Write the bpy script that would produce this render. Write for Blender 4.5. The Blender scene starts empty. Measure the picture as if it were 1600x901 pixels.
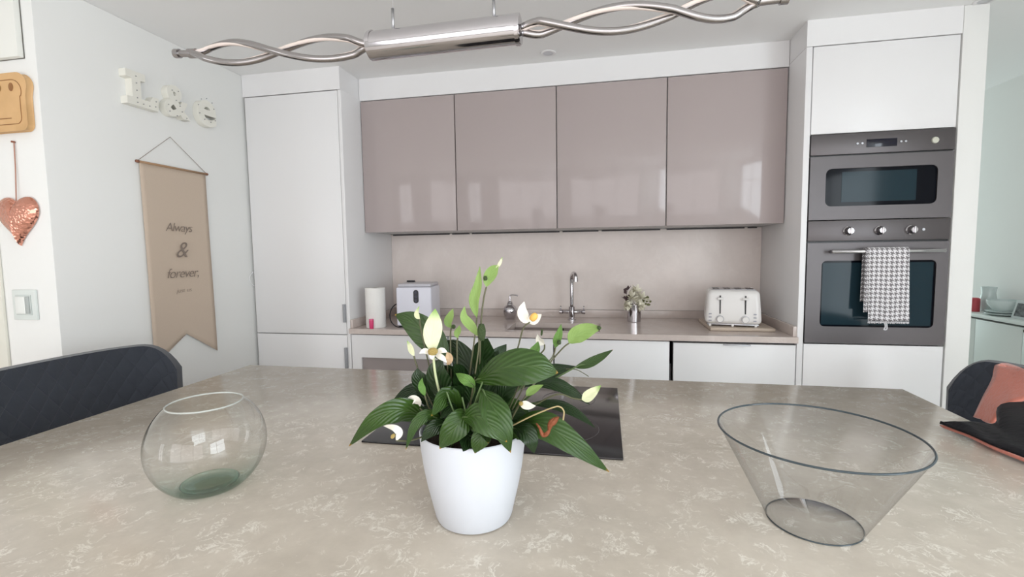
import bpy, bmesh, math, random
from mathutils import Vector, Matrix
random.seed(7)
C = bpy.context.scene.collection
S = bpy.context.scene
PI = math.pi
# ---------------------------------------------------------------- camera
CAM = Vector((-0.9545, -2.5449, 1.3379)); YAW, PITCH, ROLL, FPX = 0.1946, 0.0777, -0.0138, 744.68
FW = Vector((-math.sin(YAW)*math.cos(PITCH), math.cos(YAW)*math.cos(PITCH), -math.sin(PITCH)))
R0 = Vector((math.cos(YAW), math.sin(YAW), 0)); U0 = R0.cross(FW)
RT = R0*math.cos(ROLL)+U0*math.sin(ROLL); UP = -R0*math.sin(ROLL)+U0*math.cos(ROLL)
cd = bpy.data.cameras.new('camera'); cam = bpy.data.objects.new('camera', cd); C.objects.link(cam)
cd.sensor_width = 36; cd.lens = FPX*36/1600; cd.clip_start = .02
cam.matrix_world = Matrix(((RT.x, UP.x, -FW.x, CAM.x), (RT.y, UP.y, -FW.y, CAM.y), (RT.z, UP.z, -FW.z, CAM.z), (0, 0, 0, 1)))
S.camera = cam
# ---------------------------------------------------------------- world, lights, exposure
w = bpy.data.worlds.new('world'); S.world = w; w.use_nodes = True
bg = w.node_tree.nodes['Background']; bg.inputs[0].default_value = (.75, .85, 1, 1); bg.inputs[1].default_value = 1.0
def area(name, loc, direction, sx, sy, power, col):
    l = bpy.data.lights.new(name, 'AREA'); l.shape = 'RECTANGLE'; l.size = sx; l.size_y = sy; l.energy = power; l.color = col
    o = bpy.data.objects.new(name, l); C.objects.link(o); o.location = loc
    o.rotation_euler = Vector(direction).to_track_quat('-Z', 'Y').to_euler(); return o
# daylight at the patio door and side window, plus two added fill lamps
area('soft_fill_back', (-1.2, -5.04, 1.15), (0, 1, 0), 3.6, 1.9, 34, (1.0, .88, .80))  # main fill lamp, added for even brightness
area('daylight_patio_door', (-4.55, -5.04, 1.05), (0, 1, 0), 0.9, 1.9, 12, (1.0, .96, .92))
area('daylight_side_window', (1.64, -3.75, 1.35), (-1, 0, 0), 2.0, 1.7, 60, (.88, .96, 1.0))
area('fill_far_room', (1.15, 2.94, 1.4), (0, -1, 0), .8, 1.5, 9, (.80, .95, .97))  # added unseen lamp to brighten the area beyond the ovens, no window there
S.view_settings.view_transform = 'Standard'; S.view_settings.look = 'None'; S.view_settings.gamma = 1
S.view_settings.use_curve_mapping = False; S.view_settings.exposure = 0.46

# ---------------------------------------------------------------- helpers
def lin(c):
    f = lambda v: (v/255)/12.92 if v/255 <= .04045 else ((v/255+.055)/1.055)**2.4
    return (f(c[0]), f(c[1]), f(c[2]), 1)
def mat(name, col, rough=.5, metal=0, spec=.5, coat=0, coatr=.05, trans=0, ior=1.45, bump=None, sheen=0, var=0):
    m = bpy.data.materials.new(name); m.use_nodes = True; nt = m.node_tree; b = nt.nodes['Principled BSDF']
    b.inputs['Base Color'].default_value = lin(col); b.inputs['Roughness'].default_value = rough
    b.inputs['Metallic'].default_value = metal; b.inputs['Specular IOR Level'].default_value = spec
    b.inputs['Coat Weight'].default_value = coat; b.inputs['Coat Roughness'].default_value = coatr
    b.inputs['Transmission Weight'].default_value = trans; b.inputs['IOR'].default_value = ior
    b.inputs['Sheen Weight'].default_value = sheen
    if bump or var:
        tc = nt.nodes.new('ShaderNodeTexCoord'); no = nt.nodes.new('ShaderNodeTexNoise')
        no.inputs['Scale'].default_value = bump[0] if bump else 8; no.inputs['Detail'].default_value = 4
        nt.links.new(tc.outputs['Object'], no.inputs['Vector'])
        if bump:
            bp = nt.nodes.new('ShaderNodeBump'); bp.inputs['Strength'].default_value = bump[1]; bp.inputs['Distance'].default_value = .01
            nt.links.new(no.outputs['Fac'], bp.inputs['Height']); nt.links.new(bp.outputs['Normal'], b.inputs['Normal'])
        if var:
            cr = nt.nodes.new('ShaderNodeValToRGB'); cr.color_ramp.elements[0].position = .3; cr.color_ramp.elements[1].position = .7
            cr.color_ramp.elements[0].color = lin([max(0, v-var) for v in col]); cr.color_ramp.elements[1].color = lin([min(255, v+var) for v in col])
            nt.links.new(no.outputs['Fac'], cr.inputs['Fac']); nt.links.new(cr.outputs['Color'], b.inputs['Base Color'])
    return m
def N(m, t, **k):
    n = m.node_tree.nodes.new(t)
    for a, v in k.items(): setattr(n, a, v)
    return n
def L(m, a, b): m.node_tree.links.new(a, b)
def M2(m, op, a, b=None, c=None):
    n = N(m, 'ShaderNodeMath', operation=op)
    for i, v in enumerate((a, b, c)):
        if v is None: continue
        if isinstance(v, (int, float)): n.inputs[i].default_value = v
        else: L(m, v, n.inputs[i])
    return n.outputs[0]

def at(px, py, Y):                     # the point seen at a pixel of the 1600 x 901 frame, at depth Y
    d = FW+RT*((px-800)/FPX)-UP*((py-450.5)/FPX); return CAM+d*((Y-CAM.y)/d.y)
def atx(px, py, X):
    d = FW+RT*((px-800)/FPX)-UP*((py-450.5)/FPX); return CAM+d*((X-CAM.x)/d.x)
def atz(px, py, Z):
    d = FW+RT*((px-800)/FPX)-UP*((py-450.5)/FPX); return CAM+d*((Z-CAM.z)/d.z)

def link(name, bm, m, parent=None, smooth=False):
    bmesh.ops.recalc_face_normals(bm, faces=bm.faces)
    me = bpy.data.meshes.new(name); bm.to_mesh(me); bm.free()
    ms = m if isinstance(m, (list, tuple)) else [m]
    for k in ms: me.materials.append(k)
    if smooth:
        for p in me.polygons: p.use_smooth = True
        if smooth != 'all':
            me.set_sharp_from_angle(angle=math.radians(smooth if smooth is not True else 40))
    o = bpy.data.objects.new(name, me); C.objects.link(o)
    if parent:
        o.parent = parent; o.matrix_parent_inverse = Matrix.Translation(-parent_loc(parent))
    return o
def parent_loc(p):
    v = Vector(p.get('wloc', (0, 0, 0))); return v
# all meshes are written in world coordinates; a thing's Empty stands at its base and children get the inverse offset
def thing(name, loc, label, cat, group=None):
    o = bpy.data.objects.new(name, None); C.objects.link(o); o.location = loc; o.empty_display_size = .05
    o['wloc'] = tuple(loc); o['label'] = label; o['category'] = cat
    if group: o['group'] = group
    return o
def tag(o, label, cat, group=None):
    o['label'] = label; o['category'] = cat
    if group: o['group'] = group
    return o
def struct(o): o['kind'] = 'structure'; return o
def lab(o, l): o['label'] = l; return o

def box(bm, x0, x1, y0, y1, z0, z1, bev=0, seg=2, mi=0):
    r = bmesh.ops.create_cube(bm, size=1)
    vs = r['verts']
    for v in vs:
        v.co = Vector(((x0+x1)/2+v.co.x*(x1-x0), (y0+y1)/2+v.co.y*(y1-y0), (z0+z1)/2+v.co.z*(z1-z0)))
    fs = {f for v in vs for f in v.link_faces}
    for f in fs: f.material_index = mi
    if bev:
        es = list({e for f in fs for e in f.edges})
        bmesh.ops.bevel(bm, geom=es, offset=bev, segments=seg, affect='EDGES', profile=.5)
    return vs
def BX(name, m, parent, x0, x1, y0, y1, z0, z1, bev=.0, seg=2):
    bm = bmesh.new(); box(bm, x0, x1, y0, y1, z0, z1, bev, seg)
    return link(name, bm, m, parent, smooth=40 if bev else False)
def lathe(bm, prof, cx, cy, cz, seg=48, mi=0, axis='Z', closed=False):
    rings = []
    for r, z in prof:
        if r < 1e-6: rings.append([bm.verts.new(T(axis, 0, 0, z, cx, cy, cz))])
        else: rings.append([bm.verts.new(T(axis, r*math.cos(2*PI*k/seg), r*math.sin(2*PI*k/seg), z, cx, cy, cz)) for k in range(seg)])
    pairs = list(zip(rings, rings[1:]))
    if closed: pairs.append((rings[-1], rings[0]))
    for a, b in pairs:
        for k in range(seg):
            q = [a[k % len(a)], a[(k+1) % len(a)], b[(k+1) % len(b)], b[k % len(b)]]
            u = []
            for v in q:
                if v not in u: u.append(v)
            if len(u) > 2:
                f = bm.faces.new(u); f.material_index = mi
def T(axis, x, y, z, cx, cy, cz):
    if axis == 'Z': return (cx+x, cy+y, cz+z)
    if axis == 'Y': return (cx+x, cy+z, cz+y)
    return (cx+z, cy+x, cz+y)
def LT(name, m, parent, prof, c, seg=48, axis='Z', sm=40):
    bm = bmesh.new(); lathe(bm, prof, *c, seg=seg, axis=axis); return link(name, bm, m, parent, smooth=sm)
def tube(bm, pts, r, seg=10, cap=True, mi=0):
    pts = [Vector(p) for p in pts]; rs = r if isinstance(r, (list, tuple)) else [r]*len(pts)
    rings = []; prev = None
    for i, p in enumerate(pts):
        t = (pts[min(i+1, len(pts)-1)]-pts[max(i-1, 0)]).normalized()
        if prev is None:
            a = Vector((0, 0, 1)) if abs(t.z) < .9 else Vector((1, 0, 0)); n = t.cross(a).normalized()
        else: n = (prev-t*prev.dot(t)).normalized()
        prev = n; b = t.cross(n)
        rings.append([bm.verts.new(p+(n*math.cos(2*PI*k/seg)+b*math.sin(2*PI*k/seg))*rs[i]) for k in range(seg)])
    for a, b in zip(rings, rings[1:]):
        for k in range(seg):
            f = bm.faces.new((a[k], a[(k+1) % seg], b[(k+1) % seg], b[k])); f.material_index = mi
    if cap:
        bm.faces.new(rings[0]).material_index = mi; bm.faces.new(rings[-1][::-1]).material_index = mi
def TB(name, m, parent, pts, r, seg=10):
    bm = bmesh.new(); tube(bm, pts, r, seg); return link(name, bm, m, parent, smooth='all' if seg > 6 else 40)
def smooth_path(pts, n=8):             # Catmull-Rom
    P = [Vector(p) for p in pts]; P = [P[0]*2-P[1]]+P+[P[-1]*2-P[-2]]; out = []
    for i in range(1, len(P)-2):
        a, b, c, d = P[i-1:i+3]
        for k in range(n):
            t = k/n; out.append(.5*((2*b)+(c-a)*t+(2*a-5*b+4*c-d)*t*t+(3*b-a-3*c+d)*t**3))
    out.append(P[-2]); return out
def prism(bm, poly, f, d):             # poly of 2D points, f maps (u,v)->3D, d = extrusion vector
    d = Vector(d); a = [bm.verts.new(f(*p)) for p in poly]; b = [bm.verts.new(Vector(f(*p))+d) for p in poly]
    bm.faces.new(a); bm.faces.new(b[::-1]); n = len(poly); bm.normal_update()
    for i in range(n): bm.faces.new((a[i], a[(i+1) % n], b[(i+1) % n], b[i]))
def frame_poly(w_, h_, r_, n=5):       # rounded rectangle outline centred on 0
    out = []
    for cx_, cz_, a0 in ((w_/2-r_, h_/2-r_, 0), (-w_/2+r_, h_/2-r_, 90), (-w_/2+r_, -h_/2+r_, 180), (w_/2-r_, -h_/2+r_, 270)):
        for k in range(n+1):
            a = math.radians(a0+90*k/n); out.append((cx_+r_*math.cos(a), cz_+r_*math.sin(a)))
    return out
def plate_hole(bm, x0, x1, z0, z1, hx0, hx1, hz0, hz1, hr, y0, y1, n=5):   # panel facing -y with a rounded hole
    hc = ((hx0+hx1)/2, (hz0+hz1)/2); H = [(hc[0]+a, hc[1]+b) for a, b in frame_poly(hx1-hx0, hz1-hz0, hr, n)]
    m = n+1; corners = [(x1, z1), (x0, z1), (x0, z0), (x1, z0)]
    def ring(y): return [bm.verts.new((a, y, b)) for a, b in H], [bm.verts.new((a, y, b)) for a, b in corners]
    h0, c0 = ring(y0); h1, c1 = ring(y1)
    for (h, c) in ((h0, c0), (h1, c1)):
        for q in range(4):
            for k in range(n): bm.faces.new((h[q*m+k], h[q*m+k+1], c[q]))
            bm.faces.new((h[q*m+n], h[((q+1) % 4)*m], c[(q+1) % 4], c[q]))
    for k in range(len(H)): bm.faces.new((h0[k], h0[(k+1) % len(H)], h1[(k+1) % len(H)], h1[k]))
    for k in range(4): bm.faces.new((c0[k], c0[(k+1) % 4], c1[(k+1) % 4], c1[k]))
def text_mesh(name, txt, size, m, parent, M4, ext=.0005, off=0, shear=0, space=1, align='CENTER', bev=0):
    cu = bpy.data.curves.new(name, 'FONT'); cu.body = txt; cu.size = size; cu.extrude = ext; cu.offset = off; cu.shear = shear
    cu.align_x = align; cu.align_y = 'CENTER'; cu.space_character = space; cu.bevel_depth = bev; cu.resolution_u = 6
    t = bpy.data.objects.new(name, cu); C.objects.link(t)
    dg = bpy.context.evaluated_depsgraph_get(); me = bpy.data.meshes.new_from_object(t.evaluated_get(dg))
    bpy.data.objects.remove(t); bpy.data.curves.remove(cu); me.transform(M4); me.materials.clear(); me.materials.append(m)
    o = bpy.data.objects.new(name, me); C.objects.link(o)
    if parent: o.parent = parent; o.matrix_parent_inverse = Matrix.Translation(-parent_loc(parent))
    return o
def basis(x, y, z, o):                 # matrix from three axis vectors and origin
    return Matrix(((x[0], y[0], z[0], o[0]), (x[1], y[1], z[1], o[1]), (x[2], y[2], z[2], o[2]), (0, 0, 0, 1)))

# ---------------------------------------------------------------- materials
wallm = mat('wall_paint', (240, 240, 237), .75, spec=.3, bump=(60, .03))
ceilm = mat('ceiling_paint', (246, 246, 245), .8, spec=.2, bump=(60, .03))
whitem = mat('white_lacquer', (238, 237, 237), .32, spec=.45)
carcm = mat('carcass_white', (205, 204, 203), .5)
gapm = mat('gap_shadow_profile', (60, 56, 58), .5)
taupem = mat('taupe_gloss', (180, 168, 166), .09, spec=.42)
floorm = mat('floor_tile', (230, 224, 216), .35, var=8)
chrome = mat('chrome', (196, 193, 196), .08, metal=1)
satin = mat('satin_metal', (176, 176, 180), .3, metal=1)
black = mat('black_plastic', (24, 24, 28), .35)
def quartz(name, base, vein, scale, rough, strength, coat=.0):
    m = mat(name, base, rough, spec=.5, coat=coat, coatr=.03); b = m.node_tree.nodes['Principled BSDF']
    tc = N(m, 'ShaderNodeTexCoord'); 
    n1 = N(m, 'ShaderNodeTexNoise'); n1.inputs['Scale'].default_value = scale*.55; n1.inputs['Detail'].default_value = 5
    L(m, tc.outputs['Object'], n1.inputs['Vector'])
    mx = N(m, 'ShaderNodeVectorMath', operation='MULTIPLY_ADD'); L(m, n1.outputs['Color'], mx.inputs[0])
    mx.inputs[1].default_value = (.16, .16, .16); L(m, tc.outputs['Object'], mx.inputs[2])
    v = N(m, 'ShaderNodeTexNoise'); v.inputs['Scale'].default_value = scale; v.inputs['Detail'].default_value = 6; v.inputs['Roughness'].default_value = .62
    v.inputs['Distortion'].default_value = 1.2
    L(m, mx.outputs[0], v.inputs['Vector'])
    d = M2(m, 'ABSOLUTE', M2(m, 'SUBTRACT', v.outputs['Fac'], .5))
    line = M2(m, 'SUBTRACT', 1, M2(m, 'MINIMUM', M2(m, 'MULTIPLY', d, 30), 1))
    n2 = N(m, 'ShaderNodeTexNoise'); n2.inputs['Scale'].default_value = scale*1.5; n2.inputs['Detail'].default_value = 3
    L(m, tc.outputs['Object'], n2.inputs['Vector'])
    msk = N(m, 'ShaderNodeMapRange'); msk.inputs['From Min'].default_value = .47; msk.inputs['From Max'].default_value = .62
    L(m, n2.outputs['Fac'], msk.inputs['Value'])
    fac = M2(m, 'MULTIPLY', M2(m, 'MULTIPLY', line, msk.outputs[0]), strength)
    n3 = N(m, 'ShaderNodeTexNoise'); n3.inputs['Scale'].default_value = scale*.45; n3.inputs['Detail'].default_value = 7; n3.inputs['Roughness'].default_value = .7
    L(m, tc.outputs['Object'], n3.inputs['Vector'])
    cr = N(m, 'ShaderNodeValToRGB'); e = cr.color_ramp.elements; e[0].position = .35; e[1].position = .68
    e[0].color = lin([x-7 for x in base]); e[1].color = lin([x+9 for x in base]); L(m, n3.outputs['Fac'], cr.inputs['Fac'])
    mix = N(m, 'ShaderNodeMixRGB'); L(m, fac, mix.inputs['Fac']); L(m, cr.outputs['Color'], mix.inputs['Color1']); mix.inputs['Color2'].default_value = lin(vein)
    L(m, mix.outputs[0], b.inputs['Base Color']); return m
isl_m = quartz('island_quartz', (198, 188, 174), (236, 231, 220), 21, .17, .85)
ctr_m = quartz('counter_quartz', (203, 190, 183), (224, 215, 210), 9, .12, .35)
spl_m = quartz('splashback_stone', (228, 217, 211), (244, 238, 234), 4, .35, .15)
steel = mat('brushed_steel', (100, 96, 97), .42, metal=.75, spec=.3)
# brushed streaks
_n = N(steel, 'ShaderNodeTexNoise'); _t = N(steel, 'ShaderNodeTexCoord'); _mp = N(steel, 'ShaderNodeMapping'); _mp.inputs['Scale'].default_value = (3, 3, 260)
L(steel, _t.outputs['Object'], _mp.inputs['Vector']); L(steel, _mp.outputs[0], _n.inputs['Vector']); _b = N(steel, 'ShaderNodeBump'); _b.inputs['Strength'].default_value = .06
L(steel, _n.outputs['Fac'], _b.inputs['Height']); L(steel, _b.outputs[0], steel.node_tree.nodes['Principled BSDF'].inputs['Normal'])
ovglass = mat('oven_glass', (9, 12, 20), .07, spec=.14)
ovinner = mat('oven_window', (34, 52, 60), .1, spec=.16)
hobm = mat('hob_glass', (34, 31, 33), .12, spec=.5)

# ---------------------------------------------------------------- the room
CZ = 2.395; XLW = -3.07; YC = -1.059
struct(BX('floor', floorm, None, -6, 1.75, -5.2, 3.2, -.1, 0))
struct(BX('ceiling', ceilm, None, -6.1, 1.8, -5.2, 3.2, CZ, CZ+.1))
struct(BX('wall_back', wallm, None, -3.07, .70, .61, .75, 0, CZ))
struct(BX('wall_left', wallm, None, -3.75, XLW, YC, .75, 0, CZ, .004))
struct(BX('wall_left_return', wallm, None, -6, -3.751, YC, YC+.15, 0, CZ))
struct(BX('wall_left_living', wallm, None, -6.1, -6, -5.2, YC+.15, 0, CZ))
struct(BX('wall_right_end', wallm, None, .602, .70, .0, .609, 0, CZ, .004))
struct(BX('wall_right_beyond', wallm, None, .55, .70, .751, 3.0, 0, CZ))
struct(BX('wall_far_end', wallm, None, .70, 1.75, 3.0, 3.15, 0, CZ))
def wall_with_hole(name, ax, lo, hi, holes, c0, c1):      # wall slab of boxes joined around window holes
    bm = bmesh.new(); xs = sorted({lo, hi}|{h[0] for h in holes}|{h[1] for h in holes})
    for a, b in zip(xs, xs[1:]):
        h = [q for q in holes if q[0] <= a+1e-6 and q[1] >= b-1e-6]
        segs = [(0, CZ)] if not h else [(0, h[0][2]), (h[0][3], CZ)]
        for z0, z1 in segs:
            if z1-z0 < .01: continue
            if ax == 'x': box(bm, a, b, c0, c1, z0, z1)
            else: box(bm, c0, c1, a, b, z0, z1)
    return struct(link(name, bm, wallm))
wall_with_hole('wall_front', 'x', -6, 1.75, [(-5.0, -4.1, .1, 2.0), (-3.0, .6, .2, 2.1)], -5.0, -4.9)
wall_with_hole('wall_right', 'y', -4.9, 3.0, [(-4.8, -2.7, .5, 2.2)], 1.6, 1.7)
framem = mat('window_frame_white', (232, 234, 236), .4)
def window(name, ax, a, b, z0, z1, c, muls):
    bm = bmesh.new(); t = .05
    def bb(u0, u1, v0, v1):
        if ax == 'x': box(bm, u0, u1, c-.03, c+.03, v0, v1)
        else: box(bm, c-.03, c+.03, u0, u1, v0, v1)
    bb(a, b, z0, z0+t); bb(a, b, z1-t, z1); bb(a, a+t, z0+t, z1-t); bb(b-t, b, z0+t, z1-t)
    for k in range(1, muls):
        u = a+(b-a)*k/muls; bb(u-.025, u+.025, z0+t, z1-t)
    bb(a+t, b-t, (z0+z1)/2+.25, (z0+z1)/2+.28) if muls == 2 else None
    return struct(link(name, bm, framem))
window('window_1', 'x', -5.0, -4.1, .1, 2.0, -4.95, 2)
window('fill_window', 'x', -3.0, .6, .2, 2.1, -4.95, 3)  # unseen frame made up around the added fill lamp
window('window_3', 'y', -4.8, -2.7, .5, 2.2, 1.65, 2)
# soffit panels above the cabinets
struct(BX('trim_1', whitem, None, -3.068, -2.436, .0, .6, 2.269, CZ))
struct(BX('trim_2', whitem, None, -2.434, -.031, .215, .6, 2.265, CZ))
struct(BX('trim_3', whitem, None, -.029, .6, .0, .6, 2.276, CZ))
struct(BX('trim_4', mat('door_casing_cream', (228, 226, 214), .5), None, -3.75, -3.332, YC-.012, YC-.001, 0, CZ, .003))

# splashback slab
spl = BX('splashback', spl_m, None, -2.43, -.03, .590, .608, .952, 1.464)
tag(spl, 'pale pinkish stone splashback with faint white veining behind the sink', 'splashback')
# dark broken strip under the wall cabinets, along the splashback
st = thing('under_cabinet_strip', (-1.23, .58, 1.455), 'thin dark strip under the grey wall cabinets along the splashback top', 'strip')
for a, b in ((-2.41, -2.0), (-1.98, -1.86), (-1.84, -1.25), (-1.23, -1.0), (-.98, -.62), (-.58, -.13), (-.11, -.06)):
    BX('strip_piece', gapm, st, a, b, .575, .589, 1.4575, 1.4655)

# ---------------------------------------------------------------- tall cabinet, left
t = thing('tall_cabinet', (-2.75, .3, 0), 'tall white larder cabinet with two doors beside the left wall', 'cabinet')
BX('carcass', carcm, t, -3.066, -2.452, .022, .6, 0, 2.266)
BX('side_panel', whitem, t, -2.451, -2.4305, .0, .6, 0, 2.266, .001)
d = BX('door', whitem, t, -3.056, -2.454, .0, .0215, .863, 2.2635, .0015)
hgrey = mat('handle_grey', (158, 160, 164), .5)
h = BX('handle', hgrey, d, -2.4685, -2.4535, -.012, -.0005, .935, 1.042, .001)
d2 = BX('door', whitem, t, -3.056, -2.454, .0, .0215, .08, .8575, .0015)
h = BX('handle', hgrey, d2, -2.4685, -2.4535, -.012, -.0005, .66, .785, .001)
BX('plinth', carcm, t, -3.056, -2.454, .05, .07, 0, .078)
# little white hook on the wall edge by the door
hk = thing('door_hook', (-3.06, -.008, 1.2), 'small white wire hook loop on the left edge of the tall cabinet door', 'hook')
TB('wire_loop', whitem, hk, smooth_path([(-3.058, -.003, 1.235), (-3.066, -.02, 1.215), (-3.068, -.024, 1.19), (-3.064, -.018, 1.165), (-3.058, -.003, 1.15)], 5), .0025, 6)

# ---------------------------------------------------------------- wall cabinets
XU = -2.4291
posn = ['leftmost, beside the tall larder', 'second from the left, above the soap dispenser', 'third from the left, above the tap', 'rightmost, beside the ovens']
for i in range(4):
    x0 = XU+.6*i; x1 = min(x0+.6, -.0315)
    t = thing('wall_cabinet', ((x0+x1)/2, .4, 1.4666), 'gloss taupe grey wall cabinet, '+posn[i], 'cabinet', 'gloss grey wall cabinets')
    BX('carcass', carcm, t, x0+.0005, x1-.0005, .2385, .588, 1.468, 2.262)
    BX('door', taupem, t, x0+.003, x1-.003, .215, .2375, 1.4666, 2.2595, .0012)

# ---------------------------------------------------------------- base cabinets, worktop, sink, tap
fronts = [(-2.4285, -1.832), (-1.828, -1.232), (-1.228, -.628), (-.612, -.032)]
bl = ['white base cabinet with a recessed grey panel below the white ice maker', 'white base cabinet below the soap dispenser, hidden by the plant', 'white base cabinet under the tap and chrome vase', 'white drawer cabinet with edge pull under the toaster']
for i, (a, b) in enumerate(fronts):
    t = thing('base_cabinet', ((a+b)/2, .3, 0), bl[i], 'cabinet', 'white base cabinets under the worktop')
    BX('carcass', gapm if i > 1 else carcm, t, a+.0, b+(.01 if i == 2 else 0), .022, .575, .08, .74 if i in(1,2) else .866)  # right-hand carcasses coloured dark to stand in for shade in the gaps
    BX('plinth', carcm, t, a, b, .06, .08, 0, .078)
    if i == 0:
        bm = bmesh.new(); plate_hole(bm, a+.004, b-.002, .1, .862, -2.365, -1.86, .44, .728, .003, .0, .0215, 2); f = link('door', bm, whitem, t)
        p_ = BX('inset_panel', mat('grey_inset', (158, 148, 146), .45), f, -2.3645, -1.8605, .012, .02, .441, .727)
    elif i < 3: BX('door', whitem, t, a+.002, b-.002, .0, .0215, .1, .862, .0012)
    else:
        f = BX('drawer', whitem, t, a+.002, b-.002, .0, .0215, .48, .8565, .0012); BX('handle', satin, f, -.37, -.243, -.014, -.0006, .851, .8555, .0008)
        BX('drawer', whitem, t, a+.002, b-.002, .0, .0215, .1, .476, .0012)
# worktop with sink cut-out
SX0, SX1, SY0, SY1 = -1.50, -.985, .045, .325
wt = thing('kitchen_worktop', (-1.23, .28, .87), 'glossy taupe stone worktop along the back wall with low upstand', 'worktop')
bm = bmesh.new()
box(bm, -2.4295, SX0, -.02, .609, .87, .90); box(bm, SX1, -.0305, -.02, .609, .87, .90)
box(bm, SX0, SX1, -.02, SY0, .87, .90); box(bm, SX0, SX1, SY1, .609, .87, .90)
bmesh.ops.remove_doubles(bm, verts=bm.verts, dist=1e-5); link('slab', bm, ctr_m, wt)
BX('upstand', ctr_m, wt, -2.411, -.049, .589, .6085, .9003, .95, .001)
BX('upstand', ctr_m, wt, -2.4292, -2.4115, .0, .6085, .9003, .95, .001)
BX('upstand', ctr_m, wt, -.0485, -.031, .0, .6085, .9003, .95, .001)
sk = thing('sink', ((SX0+SX1)/2, .19, .75), 'undermounted taupe sink bowl sunk in the stone worktop below the tap', 'sink')
sinkm = mat('sink_composite', (150, 138, 132), .3)
bm = bmesh.new(); box(bm, SX0-.012, SX1+.012, SY0-.012, SY1+.012, .75, .869); 
top = [f for f in bm.faces if f.normal.z > .9 or f.calc_center_median().z > .868]
r = bmesh.ops.inset_region(bm, faces=top, thickness=.013, depth=0); bm.faces.ensure_lookup_table()
tf = max(bm.faces, key=lambda f: (round(f.calc_center_median().z, 3), f.calc_area()))
ex = bmesh.ops.extrude_face_region(bm, geom=[tf]); vs = [v for v in ex['geom'] if isinstance(v, bmesh.types.BMVert)]
bmesh.ops.translate(bm, vec=(0, 0, -.105), verts=vs)
if tf.is_valid: bmesh.ops.delete(bm, geom=[tf], context='FACES')
link('bowl', bm, sinkm, sk)
for k in range(3): BX('overflow_slot', black, sk, -1.238+k*.014, -1.231+k*.014, SY1-.003, SY1-.0005, .855, .869)
LT('drain', chrome, sk, [(0, .003), (.03, .003), (.035, 0)], (-1.24, .19, .765), 24)
# tap
tp = thing('kitchen_tap', (-1.164, .46, .90), 'chrome kitchen tap with tall swan spout and two side levers', 'tap')
LT('base', chrome, tp, [(0, 0), (.027, 0), (.027, .006), (.019, .012), (.019, .085), (0, .085)], (-1.164, .46, .9003), 28)
TB('crossbar', chrome, tp, [(-1.236, .46, .952), (-1.092, .46, .952)], .0115, 14)
for sx in (-1.236, -1.092):
    l = LT('lever', chrome, tp, [(0, -.006), (.014, -.006), (.014, .012), (0, .012)], (sx, .46, .952), 16, 'X')
    TB('lever_pin', chrome, l, [(sx+.003, .46, .96), (sx+.003, .458, .99)], .004, 8)
TB('spout', chrome, tp, smooth_path([(-1.164, .46, .985), (-1.164, .46, 1.06), (-1.164, .46, 1.14), (-1.162, .452, 1.175), (-1.152, .42, 1.197), (-1.14, .37, 1.198), (-1.132, .335, 1.185), (-1.131, .33, 1.17)], 6), .0115, 14)
LT('nozzle', chrome, tp, [(0, 0), (.0135, 0), (.0135, .02), (0, .02)], (-1.131, .329, 1.152), 16)

# ---------------------------------------------------------------- oven column
t = thing('oven_housing', (.3, .3, 0), 'tall white oven housing cabinet at the right end of the kitchen', 'cabinet')
BX('side_panel', whitem, t, -.0295, -.003, .0, .6, 0, 2.274, .001)
bm = bmesh.new(); box(bm, -.0025, .6, .03, .6, .0, .862); box(bm, -.0025, .6, .03, .6, 1.868, 2.274); box(bm, -.0025, .6, .58, .6, .862, 1.868)
link('carcass', bm, carcm, t)
BX('door', whitem, t, .001, .594, .0, .0215, 1.8705, 2.2715, .0012)
BX('drawer', whitem, t, .001, .594, .0, .0215, .3, .866, .0012)
BX('drawer', whitem, t, .001, .594, .0, .0215, .08, .296, .0012)
OX0, OX1 = .0015, .5935
mw = thing('microwave', (.3, .02, 1.4645), 'built-in stainless steel microwave with dark display above the oven', 'microwave')
BX('body', carcm, mw, .01, .585, .032, .5, 1.468, 1.862)
BX('control_panel', steel, mw, OX0, OX1, -.004, .018, 1.771, 1.8665, .002)
pn = BX('display', mat('display_dark', (18, 18, 36), .12), mw, .236, .361, -.0065, -.0045, 1.798, 1.834, .001)
for x in (.198, .218, .377, .396): LT('button', satin, mw, [(0, -.003), (.0045, -.003), (.0045, 0)], (x, -.0045, 1.817), 12, 'Y')
LT('clock_knob', mat('pale_knob', (205, 205, 190), .4), mw, [(0, -.006), (.013, -.006), (.015, -.001), (.015, 0)], (.513, -.0045, 1.815), 24, 'Y')
bm = bmesh.new(); plate_hole(bm, OX0, OX1, 1.4665, 1.764, .0705, .532, 1.53, 1.706, .026, -.004, .018); dr = link('door', bm, steel, mw)
BX('door_glass', ovglass, dr, .068, .534, .004, .012, 1.528, 1.708)
BX('window', ovinner, dr, .142, .452, .0028, .0038, 1.549, 1.69)
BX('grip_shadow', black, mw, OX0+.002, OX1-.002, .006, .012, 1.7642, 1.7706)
ov = thing('oven', (.3, .02, .872), 'built-in stainless steel oven with three chrome knobs and bar handle', 'oven')
BX('body', carcm, ov, .01, .585, .032, .5, .88, 1.455)
cp = BX('control_panel', steel, ov, OX0, OX1, -.004, .018, 1.366, 1.4625, .002)
for x in (.173, .305, .434):
    k_ = LT('knob', chrome, ov, [(0, -.032), (.013, -.032), (.017, -.026), (.018, -.008), (.022, -.004), (.022, 0)], (x, -.0045, 1.412), 24, 'Y')
    BX('grip', chrome, k_, x-.004, x+.004, -.042, -.030, 1.396, 1.428, .002)
LT('indicator', satin, ov, [(0, -.002), (.006, -.002), (.006, 0)], (.486, -.0045, 1.413), 12, 'Y')
bm = bmesh.new(); plate_hole(bm, OX0, OX1, .872, 1.3575, .066, .546, .954, 1.272, .022, -.004, .018); dr = link('door', bm, steel, ov)
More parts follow.
